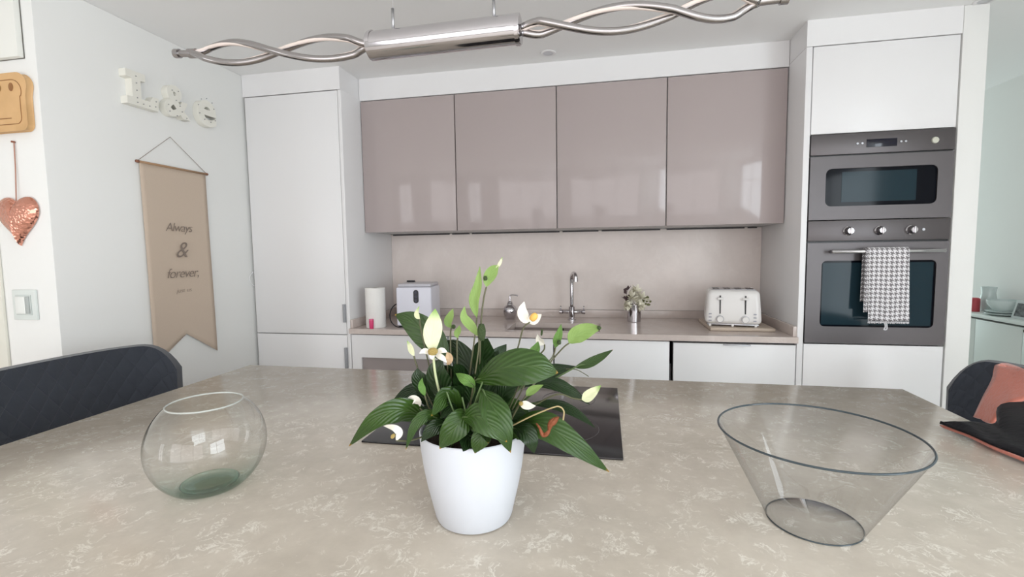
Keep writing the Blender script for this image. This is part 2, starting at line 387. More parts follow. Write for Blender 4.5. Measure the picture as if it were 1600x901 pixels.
BX('door_glass', ovglass, dr, .064, .548, .004, .012, .952, 1.274)
BX('window', ovinner, dr, .074, .538, .0028, .0038, .962, 1.262)
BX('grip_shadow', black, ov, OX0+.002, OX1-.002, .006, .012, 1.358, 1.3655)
HZ = 1.315
bm = bmesh.new(); tube(bm, [(.092, -.045, HZ), (.555, -.045, HZ)], .0085, 14)
hd = link('handle', bm, mat('handle_chrome', (232, 232, 234), .22, metal=1), dr, smooth='all')
for x in (.105, .542): TB('handle_mount', satin, hd, [(x, -.0042, HZ), (x, -.036, HZ)], .007, 10)

# houndstooth towel over the oven handle
tw_m = mat('houndstooth_cotton', (240, 238, 240), .95, spec=.1, bump=(300, .25), sheen=.2)
uvn = N(tw_m, 'ShaderNodeUVMap'); sep = N(tw_m, 'ShaderNodeSeparateXYZ'); L(tw_m, uvn.outputs[0], sep.inputs[0])
u_ = M2(tw_m, 'FRACT', M2(tw_m, 'DIVIDE', sep.outputs[0], .0205)); v_ = M2(tw_m, 'FRACT', M2(tw_m, 'DIVIDE', sep.outputs[1], .0205))
tw_ = M2(tw_m, 'LESS_THAN', M2(tw_m, 'FRACT', M2(tw_m, 'DIVIDE', M2(tw_m, 'ADD', sep.outputs[0], sep.outputs[1]), .01025)), .5)
ud = M2(tw_m, 'LESS_THAN', u_, .5); vd = M2(tw_m, 'LESS_THAN', v_, .5)
dark = M2(tw_m, 'ADD', M2(tw_m, 'MULTIPLY', tw_, ud), M2(tw_m, 'MULTIPLY', M2(tw_m, 'SUBTRACT', 1, tw_), vd))
mx = N(tw_m, 'ShaderNodeMixRGB'); L(tw_m, dark, mx.inputs['Fac']); mx.inputs['Color1'].default_value = lin((238, 236, 238)); mx.inputs['Color2'].default_value = lin((128, 124, 126))
L(tw_m, mx.outputs[0], tw_m.node_tree.nodes['Principled BSDF'].inputs['Base Color'])
tw = thing('tea_towel', (.32, -.05, .985), 'grey and white houndstooth towel folded over the oven handle', 'towel')
def towel_sheet(name, x0t, x1t, x0b, x1b, zb_front, zb_back, off, parent):
    bm = bmesh.new(); uv = bm.loops.layers.uv.new('UVMap'); nu, R_ = 22, .0105+off
    path = []
    nf = 26
    for k in range(nf+1): path.append((-.045-R_, zb_front+(HZ-zb_front)*k/nf))
    for k in range(1, 8): a = PI*k/8; path.append((-.045-R_*math.cos(a), HZ+R_*math.sin(a)))
    for k in range(10): path.append((-.045+R_, HZ-(HZ-zb_back)*k/9))
    s = 0; rows = []; prev = None
    for (y, z) in path:
        if prev: s += math.hypot(y-prev[0], z-prev[1])
        prev = (y, z); f = min(1, max(0, (HZ-z)/(HZ-zb_front))); row = []
        front = y < -.045
        for i in range(nu+1):
            q = i/nu; xx = (x0t+(x0b-x0t)*f**1.3)*(1-q)+(x1t+(x1b-x1t)*f)*q
            wav = .0035*math.sin(q*17+2*f)*f*(1.0 if front else .3)+.004*math.sin(q*7+1)*f*(1 if front else .2)
            row.append((bm.verts.new((xx, y-(abs(wav) if front else -abs(wav)*.3), z+.002*math.sin(q*9)*f)), (xx, s)))
        rows.append(row)
    for a, b in zip(rows, rows[1:]):
        for i in range(nu):
            f = bm.faces.new((a[i][0], a[i+1][0], b[i+1][0], b[i][0]))
            for l, q in zip(f.loops, (a[i], a[i+1], b[i+1], b[i])): l[uv].uv = q[1]
    o = link(name, bm, tw_m, parent, smooth='all'); so = o.modifiers.new('thick', 'SOLIDIFY'); so.thickness = .002; so.offset = 1
    return o
towel_sheet('outer_fold', .238, .402, .243, .414, .992, 1.06, .006, tw)
towel_sheet('inner_fold', .226, .39, .224, .40, 1.032, 1.08, .002, tw)
bm = bmesh.new(); random.seed(3)
for k in range(70):
    x = .247+k*.167/69; tube(bm, [(x, -.0625, .9905), (x+random.uniform(-.002, .002), -.063, .981+random.uniform(-.002, .002))], .0012, 4)
fr = link('fringe', bm, mat('towel_fringe', (220, 218, 220), .9), tw); fr['kind'] = 'stuff'
TB('hanging_loop', mat('loop_tape', (225, 225, 228), .8), tw, smooth_path([(.318, -.058, .985), (.320, -.060, .965), (.315, -.060, .953), (.327, -.060, .955), (.326, -.058, .985)], 5), .0028, 8)

# ---------------------------------------------------------------- island
IX0, IX1, IY0, IY1, IZ = -2.3402, -.0637, -2.22, -.9152, .9027
t = thing('kitchen_island', (-1.2, -1.45, 0), 'kitchen island with beige speckled quartz top in the foreground', 'island')
BX('worktop', isl_m, t, IX0, IX1, IY0, IY1, IZ-.03, IZ, .002)
BX('cabinet_body', whitem, t, IX0+.3, IX1-.3, IY0+.3, IY1-.03, .08, IZ-.031)
BX('plinth', carcm, t, IX0+.34, IX1-.34, IY0+.34, IY1-.07, 0, .079)
hb = thing('induction_hob', (-1.21, -1.3, IZ), 'flat black glass induction hob set on the island behind the plant', 'hob')
BX('glass_plate', hobm, hb, -1.5078, -.9178, -1.5634, -1.045, IZ+.0003, IZ+.0045, .0015)
ringm = mat('hob_print', (74, 70, 72), .3)
for x, y, r in ((-1.36, -1.18, .09), (-1.36, -1.41, .075), (-1.06, -1.18, .075), (-1.06, -1.41, .09)):
    LT('zone_ring', ringm, hb, [(r, .0), (r, .0002), (r+.0015, .0002), (r+.0015, 0)], (x, y, IZ+.00455), 40)

# ---------------------------------------------------------------- glass materials (thin clear shells)
def thin_glass(name, tint_face, tint_edge, ior=1.5, rough=.0, power=2.0, refl=1.0, zgreen=None):
    m = bpy.data.materials.new(name); m.use_nodes = True; nt = m.node_tree; nt.nodes.remove(nt.nodes['Principled BSDF'])
    out = nt.nodes['Material Output']; tr = N(m, 'ShaderNodeBsdfTransparent'); gl = N(m, 'ShaderNodeBsdfGlossy'); gl.inputs['Roughness'].default_value = rough
    lw = N(m, 'ShaderNodeLayerWeight'); lw.inputs['Blend'].default_value = .5
    pw = M2(m, 'POWER', lw.outputs['Facing'], power)
    cm = N(m, 'ShaderNodeMixRGB'); L(m, pw, cm.inputs['Fac']); cm.inputs['Color1'].default_value = (*tint_face, 1); cm.inputs['Color2'].default_value = (*tint_edge, 1)
    col = cm.outputs[0]
    if zgreen:                                   # the glass is thicker and greener towards its foot
        z0, z1, g = zgreen; tc = N(m, 'ShaderNodeTexCoord'); sx = N(m, 'ShaderNodeSeparateXYZ'); L(m, tc.outputs['Object'], sx.inputs[0])
        mr = N(m, 'ShaderNodeMapRange'); mr.inputs['From Min'].default_value = z1; mr.inputs['From Max'].default_value = z0; L(m, sx.outputs[2], mr.inputs['Value'])
        fz = M2(m, 'MULTIPLY', mr.outputs[0], M2(m, 'ADD', M2(m, 'MULTIPLY', M2(m, 'POWER', lw.outputs['Facing'], 1.7), .95), .05))
        c2 = N(m, 'ShaderNodeMixRGB'); L(m, fz, c2.inputs['Fac']); L(m, col, c2.inputs['Color1']); c2.inputs['Color2'].default_value = (*g, 1); col = c2.outputs[0]
    L(m, col, tr.inputs['Color'])
    fr_ = M2(m, 'ADD', .045, M2(m, 'MULTIPLY', .95, M2(m, 'POWER', lw.outputs['Facing'], 5)))
    mix = N(m, 'ShaderNodeMixShader'); L(m, M2(m, 'MINIMUM', M2(m, 'MULTIPLY', fr_, refl), 1), mix.inputs['Fac']); L(m, tr.outputs[0], mix.inputs[1]); L(m, gl.outputs[0], mix.inputs[2])
    L(m, mix.outputs[0], out.inputs['Surface']); return m
bowlg = thin_glass('bowl_glass', (.985, .99, .985), (.50, .57, .54), power=7, refl=1.3, zgreen=(IZ-.002, IZ+.045, (.05, .34, .24)))
plasg = thin_glass('clear_plastic', (.92, .925, .93), (.62, .64, .66), power=6, refl=.9)
rimg = mat('thick_glass_edge', (58, 70, 76), .05, spec=.7)
# round fish bowl
bx_, by_, ba, bb_, bzc, bzt = -1.6915, -1.798, .1001, .0995, .986, 1.0638
gb = thing('glass_fishbowl', (bx_, by_, IZ), 'round clear glass bowl with green tinted foot on the left of the island', 'bowl')
prof = [(0, IZ+.0005-IZ)]
for k in range(33):
    z = IZ+.0005+(bzt-IZ-.0005)*k/32; prof.append((ba*math.sqrt(max(0, 1-((z-bzc)/bb_)**2)), z-IZ))
o = LT('glass_wall', bowlg, gb, prof, (bx_, by_, IZ), 72, sm='all')
rr = prof[-1][0]
footg = thin_glass('green_foot_glass', (.93, .975, .95), (.35, .65, .52), power=2, refl=1.2)
LT('rim', mat('polished_rim', (236, 240, 236), .06, spec=.9, trans=.6, ior=1.3), gb, [(rr+.0016*math.cos(a*PI/4), .0016*math.sin(a*PI/4)) for a in range(8)]+[(rr+.0016, 0)], (bx_, by_, bzt), 64, sm='all')
LT('base_ring', footg, gb, [(0, .008), (.02, .0075), (.034, .0085), (.041, .011), (.045, .012), (.049, .0095), (.045, .003), (.03, .002), (0, .002)], (bx_, by_, IZ), 48, sm='all')
# conical bowl
cx_, cy_, r0, r1, ch = -.6294, -1.7375, .0663, .1415, .1448
cb = thing('clear_conical_bowl', (cx_, cy_, IZ), 'large clear flared bowl with dark rim line on the right of the island', 'bowl')
bm = bmesh.new(); lathe(bm, [(0, .004), (r0*.97, .004), (r0, .001), (r0+.003, .006)]+[(r0+.003+(r1-r0-.003)*k/12, .006+(ch-.006)*k/12) for k in range(1, 13)], cx_, cy_, IZ, 96)
link('wall', bm, plasg, cb, smooth=60)
LT('rim', rimg, cb, [(r1+.0017*math.cos(a*PI/4), .0017*math.sin(a*PI/4)) for a in range(9)], (cx_, cy_, IZ+ch), 96, sm='all')
LT('base_ring', rimg, cb, [(r0+.0011*math.cos(a*PI/4), .0012+.0011*math.sin(a*PI/4)) for a in range(9)], (cx_, cy_, IZ), 96, sm='all')

# ---------------------------------------------------------------- peace lily
PX, PY = -1.1679, -1.8111
pl = thing('potted_peace_lily', (PX, PY, IZ), 'peace lily with white and green flowers in a smooth white pot', 'plant')
potm = mat('white_ceramic', (208, 211, 217), .42, spec=.4)
PH = .148
prof = [(0, .0), (.056, 0), (.0605, .002), (.0632, .008), (.0682, .03), (.0752, .06), (.0806, .09), (.0845, .12), (.0860, .14), (.0863, .1465), (.0850, PH), (.083, .1468), (.0815, .14), (.079, .125), (0, .123)]
LT('pot', potm, pl, prof, (PX, PY, IZ+.0005), 72)
LT('soil', mat('potting_soil', (46, 34, 26), .95, bump=(90, 1)), pl, [(0, .137), (.04, .136), (.0795, .1315)], (PX, PY, IZ), 32)
def leaf_mat(name, c1, c2, vein, rough=.32, vs=1.0, tipc=None, bl=0):
    m = mat(name, c1, rough, spec=.5); b = m.node_tree.nodes['Principled BSDF']
    uvn = N(m, 'ShaderNodeUVMap'); sp = N(m, 'ShaderNodeSeparateXYZ'); L(m, uvn.outputs[0], sp.inputs[0])
    u, v = sp.outputs[0], sp.outputs[1]                       # u along 0..1, v across -1..1
    av = M2(m, 'ABSOLUTE', v)
    ph = M2(m, 'SUBTRACT', M2(m, 'MULTIPLY', u, 7.0), M2(m, 'MULTIPLY', M2(m, 'POWER', av, .8), 3.4))
    w1 = M2(m, 'ABSOLUTE', M2(m, 'SUBTRACT', M2(m, 'FRACT', ph), .5))
    side = M2(m, 'MULTIPLY', M2(m, 'MAXIMUM', M2(m, 'SUBTRACT', 1, M2(m, 'MULTIPLY', w1, 7)), 0), .55*vs)
    mid = M2(m, 'MAXIMUM', M2(m, 'SUBTRACT', 1, M2(m, 'MULTIPLY', av, 14)), 0)
    vv = M2(m, 'MINIMUM', M2(m, 'ADD', side, mid), 1)
    no = N(m, 'ShaderNodeTexNoise'); no.inputs['Scale'].default_value = 25; tc = N(m, 'ShaderNodeTexCoord'); L(m, tc.outputs['Object'], no.inputs['Vector'])
    g = N(m, 'ShaderNodeMixRGB'); L(m, no.outputs['Fac'], g.inputs['Fac']); g.inputs['Color1'].default_value = lin(c1); g.inputs['Color2'].default_value = lin(c2)
    mx = N(m, 'ShaderNodeMixRGB'); L(m, M2(m, 'MULTIPLY', vv, .2), mx.inputs['Fac']); L(m, g.outputs[0], mx.inputs['Color1']); mx.inputs['Color2'].default_value = lin(vein)
    col = mx.outputs[0]
    if tipc:
        tr = N(m, 'ShaderNodeMapRange'); tr.inputs['From Min'].default_value = tipc[1]; tr.inputs['From Max'].default_value = tipc[2]; L(m, u, tr.inputs['Value'])
        m3 = N(m, 'ShaderNodeMixRGB'); L(m, tr.outputs[0], m3.inputs['Fac']); L(m, col, m3.inputs['Color1']); m3.inputs['Color2'].default_value = lin(tipc[0]); col = m3.outputs[0]
    L(m, col, b.inputs['Base Color'])
    bp = N(m, 'ShaderNodeBump'); bp.inputs['Strength'].default_value = .5*vs; bp.inputs['Distance'].default_value = .0015; L(m, M2(m, 'MULTIPLY', M2(m, 'SINE', M2(m, 'MULTIPLY', ph, 2*PI)), .5), bp.inputs['Height'])
    L(m, bp.outputs[0], b.inputs['Normal'])
    if bl:
        b.inputs['Subsurface Weight'].default_value = bl; b.inputs['Subsurface Scale'].default_value = .004
    return m
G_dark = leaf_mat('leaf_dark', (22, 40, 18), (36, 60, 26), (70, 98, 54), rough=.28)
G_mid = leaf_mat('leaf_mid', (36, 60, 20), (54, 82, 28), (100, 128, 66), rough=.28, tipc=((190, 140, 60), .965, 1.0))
G_lite = leaf_mat('leaf_light', (84, 122, 52), (106, 144, 70), (140, 172, 104), rough=.45)
G_lime = leaf_mat('spathe_lime', (106, 136, 64), (140, 166, 92), (96, 132, 56), rough=.5, vs=.4)
G_cream = leaf_mat('spathe_cream', (206, 210, 164), (222, 222, 188), (190, 206, 140), rough=.5, vs=.4, tipc=((132, 166, 82), .72, .95))
G_white = leaf_mat('spathe_white', (230, 226, 212), (238, 234, 222), (230, 224, 200), rough=.5, vs=.25)
stemm = mat('stem_green', (84, 104, 62), .5); stemd = mat('stem_dark', (92, 92, 66), .5); tanm = mat('dry_stem', (176, 158, 116), .6)
spad = mat('spadix_yellow', (230, 200, 120), .7, bump=(700, 1.0)); spadg = mat('spadix_green', (84, 104, 62), .7, bump=(700, 1.0)); brown = mat('dried_brown', (134, 74, 44), .6, bump=(160, .6))

def blade(bm, P, wpx, roll=0, fold=.18, droop=.15, widest=.42, n=14, wm=None):
    """blade along the smooth path P (list of Vectors). width given in pixels at its depth"""
    path = smooth_path(P, 6); uv = bm.loops.layers.uv.verify(); m = len(path); rows = []
    mid = path[m//2]; dep = (mid-CAM).dot(FW); W = (wm if wm else wpx*dep/FPX)/2
    for i, p in enumerate(path):
        t = i/(m-1); tg = (path[min(i+1, m-1)]-path[max(i-1, 0)]).normalized()
        vd = (p-CAM).normalized(); sd = vd.cross(tg).normalized(); rd = sd.cross(tg).normalized()
        s = (sd*math.cos(roll)+rd*math.sin(roll)).normalized(); nn = s.cross(tg).normalized()
        if nn.dot(vd) > 0: nn = -nn
        a = widest; sh = (math.sin(PI*.5*min(1, t/a))**.75 if t < a else max(0, math.cos(PI*.5*(t-a)/(1-a)))**.9)
        w_ = max(W*sh, .0003); row = []
        for j in range(-3, 4):
            q = j/3; off = nn*(w_*(fold*abs(q)-droop*q*q))+nn*(.04*w_*math.sin(t*21+q*2)*abs(q))
            row.append((bm.verts.new(p+s*(q*w_)+off), (t, q)))
        rows.append(row)
    for a, b in zip(rows, rows[1:]):
        for j in range(6):
            f = bm.faces.new((a[j][0], a[j+1][0], b[j+1][0], b[j][0]))
            for l, q in zip(f.loops, (a[j], a[j+1], b[j+1], b[j])): l[uv].uv = q[1]
SOIL = Vector((PX, PY, IZ+.135))
def soilpt(dx, dy): return SOIL+Vector((dx, dy, 0))
def leaf(pts, wpx, m, stem=None, roll=0, fold=.18, droop=.15, widest=.42, name='leaf', sr=.0016):
    """pts: [(px,py,Y)...] from blade base to tip; stem: (dx,dy) offset on the soil"""
    P = [at(*q) for q in pts]; bm = bmesh.new(); bm.loops.layers.uv.new('UVMap')
    blade(bm, P, wpx, roll, fold, droop, widest)
    if stem is not None:
        s = soilpt(*stem); b = P[0]; d0 = (P[1]-P[0]).normalized()*.03
        tube(bm, smooth_path([s, s.lerp(b, .5)+Vector((0, 0, .012)), b, b+d0*.6], 5), [sr*1.2]*5+[sr]*5+[sr*.8]*4+[sr*.5, sr*.3], 6, mi=1)
    return link(name, bm, [m, stemm], pl, smooth='all')
Y0 = -1.81
# large, individually readable leaves
leaf([(742, 596, -1.86), (785, 575, -1.90), (835, 572, -1.91), (872, 582, -1.90)], 62, G_mid, (-.01, .0), roll=.35, widest=.5, droop=.3)
leaf([(700, 566, -1.80), (675, 530, -1.80), (645, 504, -1.80), (617, 491, -1.80)], 46, G_mid, (-.02, 0), roll=.2)
leaf([(736, 612, -1.80), (733, 575, -1.79), (712, 545, -1.78), (690, 534, -1.78)], 40, G_dark, (-.01, .02), roll=.5)
leaf([(752, 600, -1.82), (752, 570, -1.82), (757, 545, -1.83), (762, 528, -1.84)], 36, G_dark, (0, .01), roll=.2, widest=.55)
leaf([(672, 655, -1.84), (630, 640, -1.88), (588, 655, -1.90), (545, 697, -1.89)], 40, G_mid, (-.04, 0), roll=.35, widest=.35)
leaf([(690, 672, -1.84), (650, 640, -1.86), (615, 634, -1.86), (575, 655, -1.84)], 26, G_dark, (-.045, .01), roll=.5)
leaf([(690, 655, -1.87), (668, 648, -1.89), (648, 665, -1.9), (634, 702, -1.9)], 20, G_mid, (-.05, -.01), roll=.3)
leaf([(722, 652, -1.89), (745, 650, -1.915), (770, 668, -1.925), (792, 690, -1.92)], 44, G_mid, (-.01, -.03), roll=.1, droop=.3, widest=.35)
leaf([(752, 608, -1.88), (770, 635, -1.905), (785, 668, -1.915), (798, 707, -1.91)], 46, G_mid, (.0, -.02), roll=.3)
leaf([(735, 640, -1.87), (722, 655, -1.895), (705, 676, -1.905), (687, 701, -1.90)], 42, G_mid, (-.02, -.05), roll=.2, widest=.5)
leaf([(762, 655, -1.88), (756, 675, -1.90), (748, 692, -1.905), (742, 708, -1.90)], 30, G_mid, (.02, -.05), roll=.2, widest=.5)
leaf([(700, 660, -1.87), (686, 664, -1.885), (672, 674, -1.892), (658, 690, -1.89)], 26, G_dark, (-.04, -.04), roll=.4)
leaf([(800, 664, -1.83), (845, 662, -1.87), (895, 692, -1.88), (952, 737, -1.86)], 46, G_mid, (.045, -.01), roll=.3, widest=.38)
leaf([(800, 668, -1.85), (818, 672, -1.88), (830, 688, -1.89), (835, 708, -1.885)], 30, G_dark, (.05, -.02), roll=.2)
leaf([(790, 608, -1.79), (825, 590, -1.77), (860, 580, -1.76), (900, 572, -1.76)], 34, G_dark, (.02, .02), roll=.5)
leaf([(820, 600, -1.79), (860, 598, -1.80), (890, 610, -1.81), (922, 632, -1.82)], 22, G_dark, (.03, .02), roll=.4)
leaf([(830, 630, -1.80), (868, 632, -1.81), (900, 645, -1.82), (930, 668, -1.83)], 18, G_dark, (.04, .02), roll=.3)
leaf([(898, 574, -1.77), (918, 568, -1.77), (938, 558, -1.77), (958, 546, -1.77)], 15, G_mid, (.03, .03), roll=.2)
leaf([(690, 640, -1.83), (668, 612, -1.84), (655, 590, -1.85), (652, 575, -1.85)], 30, G_dark, (-.04, 0), roll=.4, widest=.5)
leaf([(705, 640, -1.84), (690, 605, -1.85), (684, 580, -1.86), (690, 560, -1.86)], 40, G_dark, (-.03, -.01), roll=.4, widest=.5)
leaf([(778, 640, -1.85), (788, 612, -1.86), (800, 595, -1.86), (815, 588, -1.86)], 34, G_dark, (.02, -.01), roll=.5)
leaf([(712, 583, -1.86), (722, 590, -1.87), (733, 596, -1.87), (742, 606, -1.86)][::-1], 18, G_lite, (-.01, -.02), roll=.3)
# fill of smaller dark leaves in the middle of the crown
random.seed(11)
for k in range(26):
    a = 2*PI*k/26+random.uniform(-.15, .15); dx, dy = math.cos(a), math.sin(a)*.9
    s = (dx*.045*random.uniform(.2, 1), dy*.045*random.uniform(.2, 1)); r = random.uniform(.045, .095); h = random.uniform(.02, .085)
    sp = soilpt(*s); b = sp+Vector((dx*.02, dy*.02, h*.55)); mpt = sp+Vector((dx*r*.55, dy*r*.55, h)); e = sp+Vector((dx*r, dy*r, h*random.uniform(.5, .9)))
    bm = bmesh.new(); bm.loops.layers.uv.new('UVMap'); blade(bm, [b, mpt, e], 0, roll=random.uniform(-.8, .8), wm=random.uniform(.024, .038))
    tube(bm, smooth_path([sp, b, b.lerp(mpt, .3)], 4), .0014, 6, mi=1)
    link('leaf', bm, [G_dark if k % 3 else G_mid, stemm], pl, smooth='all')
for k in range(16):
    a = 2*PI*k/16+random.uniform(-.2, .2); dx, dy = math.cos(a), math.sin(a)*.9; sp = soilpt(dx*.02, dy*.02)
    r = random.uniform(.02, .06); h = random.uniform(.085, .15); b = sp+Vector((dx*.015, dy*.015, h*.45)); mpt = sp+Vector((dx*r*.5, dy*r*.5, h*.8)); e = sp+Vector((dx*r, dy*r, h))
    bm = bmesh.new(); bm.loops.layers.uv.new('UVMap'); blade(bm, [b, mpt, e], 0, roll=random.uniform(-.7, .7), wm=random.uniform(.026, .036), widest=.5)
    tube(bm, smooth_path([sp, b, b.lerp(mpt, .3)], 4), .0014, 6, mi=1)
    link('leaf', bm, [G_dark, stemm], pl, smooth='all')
# flowers: a spathe (bract) with its stalk and spadix
def flower(bladepts, wpx, m, stem, spx=None, spr=.004, sm=None, fold=.35, droop=.1, roll=0, stemmat=None, widest=.42, sr=.0013):
    P = [at(*q) for q in bladepts]; bm = bmesh.new(); bm.loops.layers.uv.new('UVMap')
    blade(bm, P, wpx, roll, fold, droop, widest)
    pts = [at(*q) for q in stem]; tube(bm, smooth_path([P[0]]+pts, 6), sr, 6, mi=1)
    o = link('flower', bm, [m, stemmat or stemd], pl, smooth='all')
    if spx:
        a, b = at(*spx[0]), at(*spx[1]); n = 8
        pp = [a.lerp(b, i/n) for i in range(n+1)]; bm = bmesh.new(); tube(bm, pp, [spr*math.sin(PI*(.12+.8*i/n))**.5 for i in range(n+1)], 10)
        s_ = link('spadix', bm, sm or spad, o, smooth='all')
    return o
Yf = -1.84
f1 = flower([(677, 552, Yf-.03), (675, 528, Yf-.03), (678, 505, Yf-.03), (680, 482, Yf-.03)], 29, G_cream, [(679, 575, Yf-.03), (684, 602, Yf-.02), (700, 660, Yf)], [(670, 550, Yf-.045), (683, 548, Yf-.045)], .006, widest=.5, fold=.1, stemmat=mat('pale_stem', (196, 204, 160), .5), sr=.002)
for q in ([(680, 553, Yf-.035), (690, 547, Yf-.04), (699, 550, Yf-.04)], [(674, 553, Yf-.035), (664, 548, Yf-.04), (655, 552, Yf-.04)], [(680, 555, Yf-.035), (690, 558, Yf-.04), (698, 566, Yf-.04)], [(676, 548, Yf-.04), (675, 556, Yf-.048), (676, 562, Yf-.045)]):
    bm = bmesh.new(); bm.loops.layers.uv.new('UVMap'); blade(bm, [at(*k) for k in q], 9, wm=None); o = link('petal', bm, G_white, f1, smooth='all')
flower([(745, 496, Yf), (741, 470, Yf), (747, 445, Yf), (750, 416, Yf)], 17, G_lime, [(744, 510, Yf), (740, 540, Yf), (733, 600, Yf), (735, 660, Yf)], widest=.4, roll=.3)
f2 = flower([(760, 448, Yf), (763, 435, Yf), (771, 422, Yf), (779, 414, Yf)], 19, G_lime, [(756, 465, Yf), (752, 500, Yf), (750, 560, Yf), (748, 640, Yf)], [(759, 438, Yf-.004), (758, 431, Yf-.004)], .003, spadg, widest=.5)
bm = bmesh.new(); bm.loops.layers.uv.new('UVMap'); blade(bm, [at(775, 420, Yf), at(781, 411, Yf), at(785, 401, Yf)], 5); link('tip', bm, G_cream, f2, smooth='all')
flower([(748, 525, Yf-.02), (737, 510, Yf-.02), (725, 495, Yf-.02), (726, 478, Yf-.02)], 15, G_lime, [(748, 545, Yf-.02), (740, 600, Yf-.02), (730, 660, Yf)], [(752, 506, Yf-.03), (753, 532, Yf-.03)], .0062, spadg, widest=.45)
flower([(705, 512, Yf), (700, 503, Yf), (704, 492, Yf), (708, 482, Yf)], 13, G_lime, [(704, 522, Yf), (704, 545, Yf), (706, 640, Yf)], [(708, 513, Yf-.004), (709, 507, Yf-.004)], .0034, spadg)
flower([(715, 528, Yf), (714, 521, Yf), (717, 514, Yf), (718, 508, Yf)], 10, G_lime, [(714, 545, Yf), (716, 640, Yf)])
flower([(656, 498, Yf+.03), (652, 494, Yf+.03), (651, 488, Yf+.03), (655, 478, Yf+.03)], 8, G_cream, [(657, 510, Yf+.03), (668, 560, Yf+.03), (690, 650, Yf)])
flower([(647, 556, Yf), (643, 548, Yf), (640, 540, Yf), (636, 532, Yf)], 9, G_cream, [(650, 567, Yf), (665, 610, Yf), (690, 660, Yf)])
flower([(664, 618, Yf-.04), (660, 608, Yf-.04), (658, 600, Yf-.04), (660, 590, Yf-.04)], 11, G_lite, [(672, 640, Yf-.03), (690, 668, Yf-.02)])
flower([(699, 570, Yf-.01), (702, 562, Yf-.01), (701, 555, Yf-.01), (698, 550, Yf-.01)], 13, mat('faded_petal', (206, 176, 140), .6), [(700, 600, Yf), (705, 650, Yf)], roll=.3)
flower([(655, 636, Yf-.02), (651, 626, Yf-.03), (643, 623, Yf-.03), (634, 627, Yf-.03)], 15, G_white, [(668, 650, Yf-.02), (690, 668, Yf)], roll=.4, widest=.4)
flower([(619, 688, -1.90), (624, 676, -1.90), (616, 668, -1.90), (597, 664, -1.89)], 12, G_white, [(640, 688, -1.89), (660, 682, -1.87), (680, 672, -1.85)], [(612, 684, -1.905), (616, 678, -1.905)], .003, spad, roll=.2)
f3 = flower([(828, 503, Yf+.02), (820, 497, Yf+.02), (816, 485, Yf+.02), (819, 471, Yf+.02)], 17, G_white, [(818, 512, Yf+.02), (810, 540, Yf+.02), (800, 575, Yf+.01), (780, 640, Yf)], [(830, 500, Yf+.01), (838, 490, Yf+.01)], .0058, mat('spadix_orange', (232, 182, 96), .7), widest=.5, fold=.1)
bm = bmesh.new(); bm.loops.layers.uv.new('UVMap'); blade(bm, [at(824, 502, Yf+.02), at(835, 498, Yf+.02), at(846, 491, Yf+.02)], 17); link('petal', bm, G_white, f3, smooth='all')
flower([(851, 538, Yf+.03), (846, 534, Yf+.03), (842, 530, Yf+.03), (840, 522, Yf+.03)], 14, G_white, [(850, 546, Yf+.03), (842, 556, Yf+.03), (830, 580, Yf+.02), (800, 640, Yf)], [(846, 524, Yf+.03), (847, 514, Yf+.03)], .0018, spadg, roll=.6)
flower([(829, 560, Yf), (833, 552, Yf), (838, 543, Yf), (841, 533, Yf)], 16, G_lite, [(820, 580, Yf), (795, 640, Yf)])
flower([(868, 543, Yf+.04), (870, 532, Yf+.04), (874, 520, Yf+.04), (877, 506, Yf+.04)], 13, G_lite, [(864, 556, Yf+.04), (852, 572, Yf+.03), (820, 620, Yf)], [(874, 538, Yf+.035), (873, 531, Yf+.035)], .0034, spadg)
flower([(889, 536, Yf+.04), (900, 524, Yf+.04), (920, 515, Yf+.04), (940, 512, Yf+.04)], 27, G_lime, [(880, 543, Yf+.04), (860, 566, Yf+.04), (820, 620, Yf)], [(934, 514, Yf+.035), (938, 510, Yf+.035)], .0034, spadg, widest=.42)
flower([(909, 624, -1.82), (917, 620, -1.82), (928, 611, -1.82), (939, 602, -1.82)], 17, G_cream, [(895, 622, -1.82), (870, 616, -1.82), (830, 635, -1.82)], widest=.4)
flower([(812, 630, -1.87), (819, 632, -1.87), (828, 634, -1.87), (837, 634, -1.87)], 13, G_white, [(806, 640, -1.86), (795, 665, -1.85)], [(812, 632, -1.875), (816, 628, -1.875)], .0035, spad)
flower([(822, 618, -1.86), (829, 611, -1.86), (838, 606, -1.86), (849, 601, -1.86)], 13, G_lime, [(812, 632, -1.86), (795, 662, -1.85)])
# dry stalk with its withered brown bract, thin curved tendril
TB('dry_stalk', tanm, pl, smooth_path([at(794, 668, -1.88), at(830, 650, -1.90), at(862, 637, -1.91), at(874, 635, -1.91), at(881, 642, -1.91), at(880, 656, -1.91)], 6), .0011, 6)
bm = bmesh.new(); tube(bm, smooth_path([at(838, 661, -1.90), at(843, 668, -1.905), at(849, 680, -1.905), at(857, 674, -1.905), at(860, 663, -1.905), at(867, 656, -1.905), at(873, 651, -1.905)], 4),
     [.001, .0013, .0014, .0016, .0018, .002, .0026, .003, .0032, .003, .0034, .003, .0026, .0022, .0028, .0036, .0042, .0048, .0052, .005, .0044, .0038, .003, .002, .001], 7)
link('withered_bract', bm, brown, pl, smooth='all')
TB('tendril', stemd, pl, smooth_path([at(884, 576, -1.77), at(900, 577, -1.77), at(912, 583, -1.77), at(920, 588, -1.77)], 5), .0007, 6)
for q in ([(731, 665), (728, 645), (722, 620)], [(718, 662), (706, 635), (698, 612)], [(735, 668), (742, 630), (754, 596)], [(662, 680), (680, 676), (700, 672)]):
    TB('stem', stemm, pl, smooth_path([at(a, b, -1.885) for a, b in q], 5), .0013, 6)

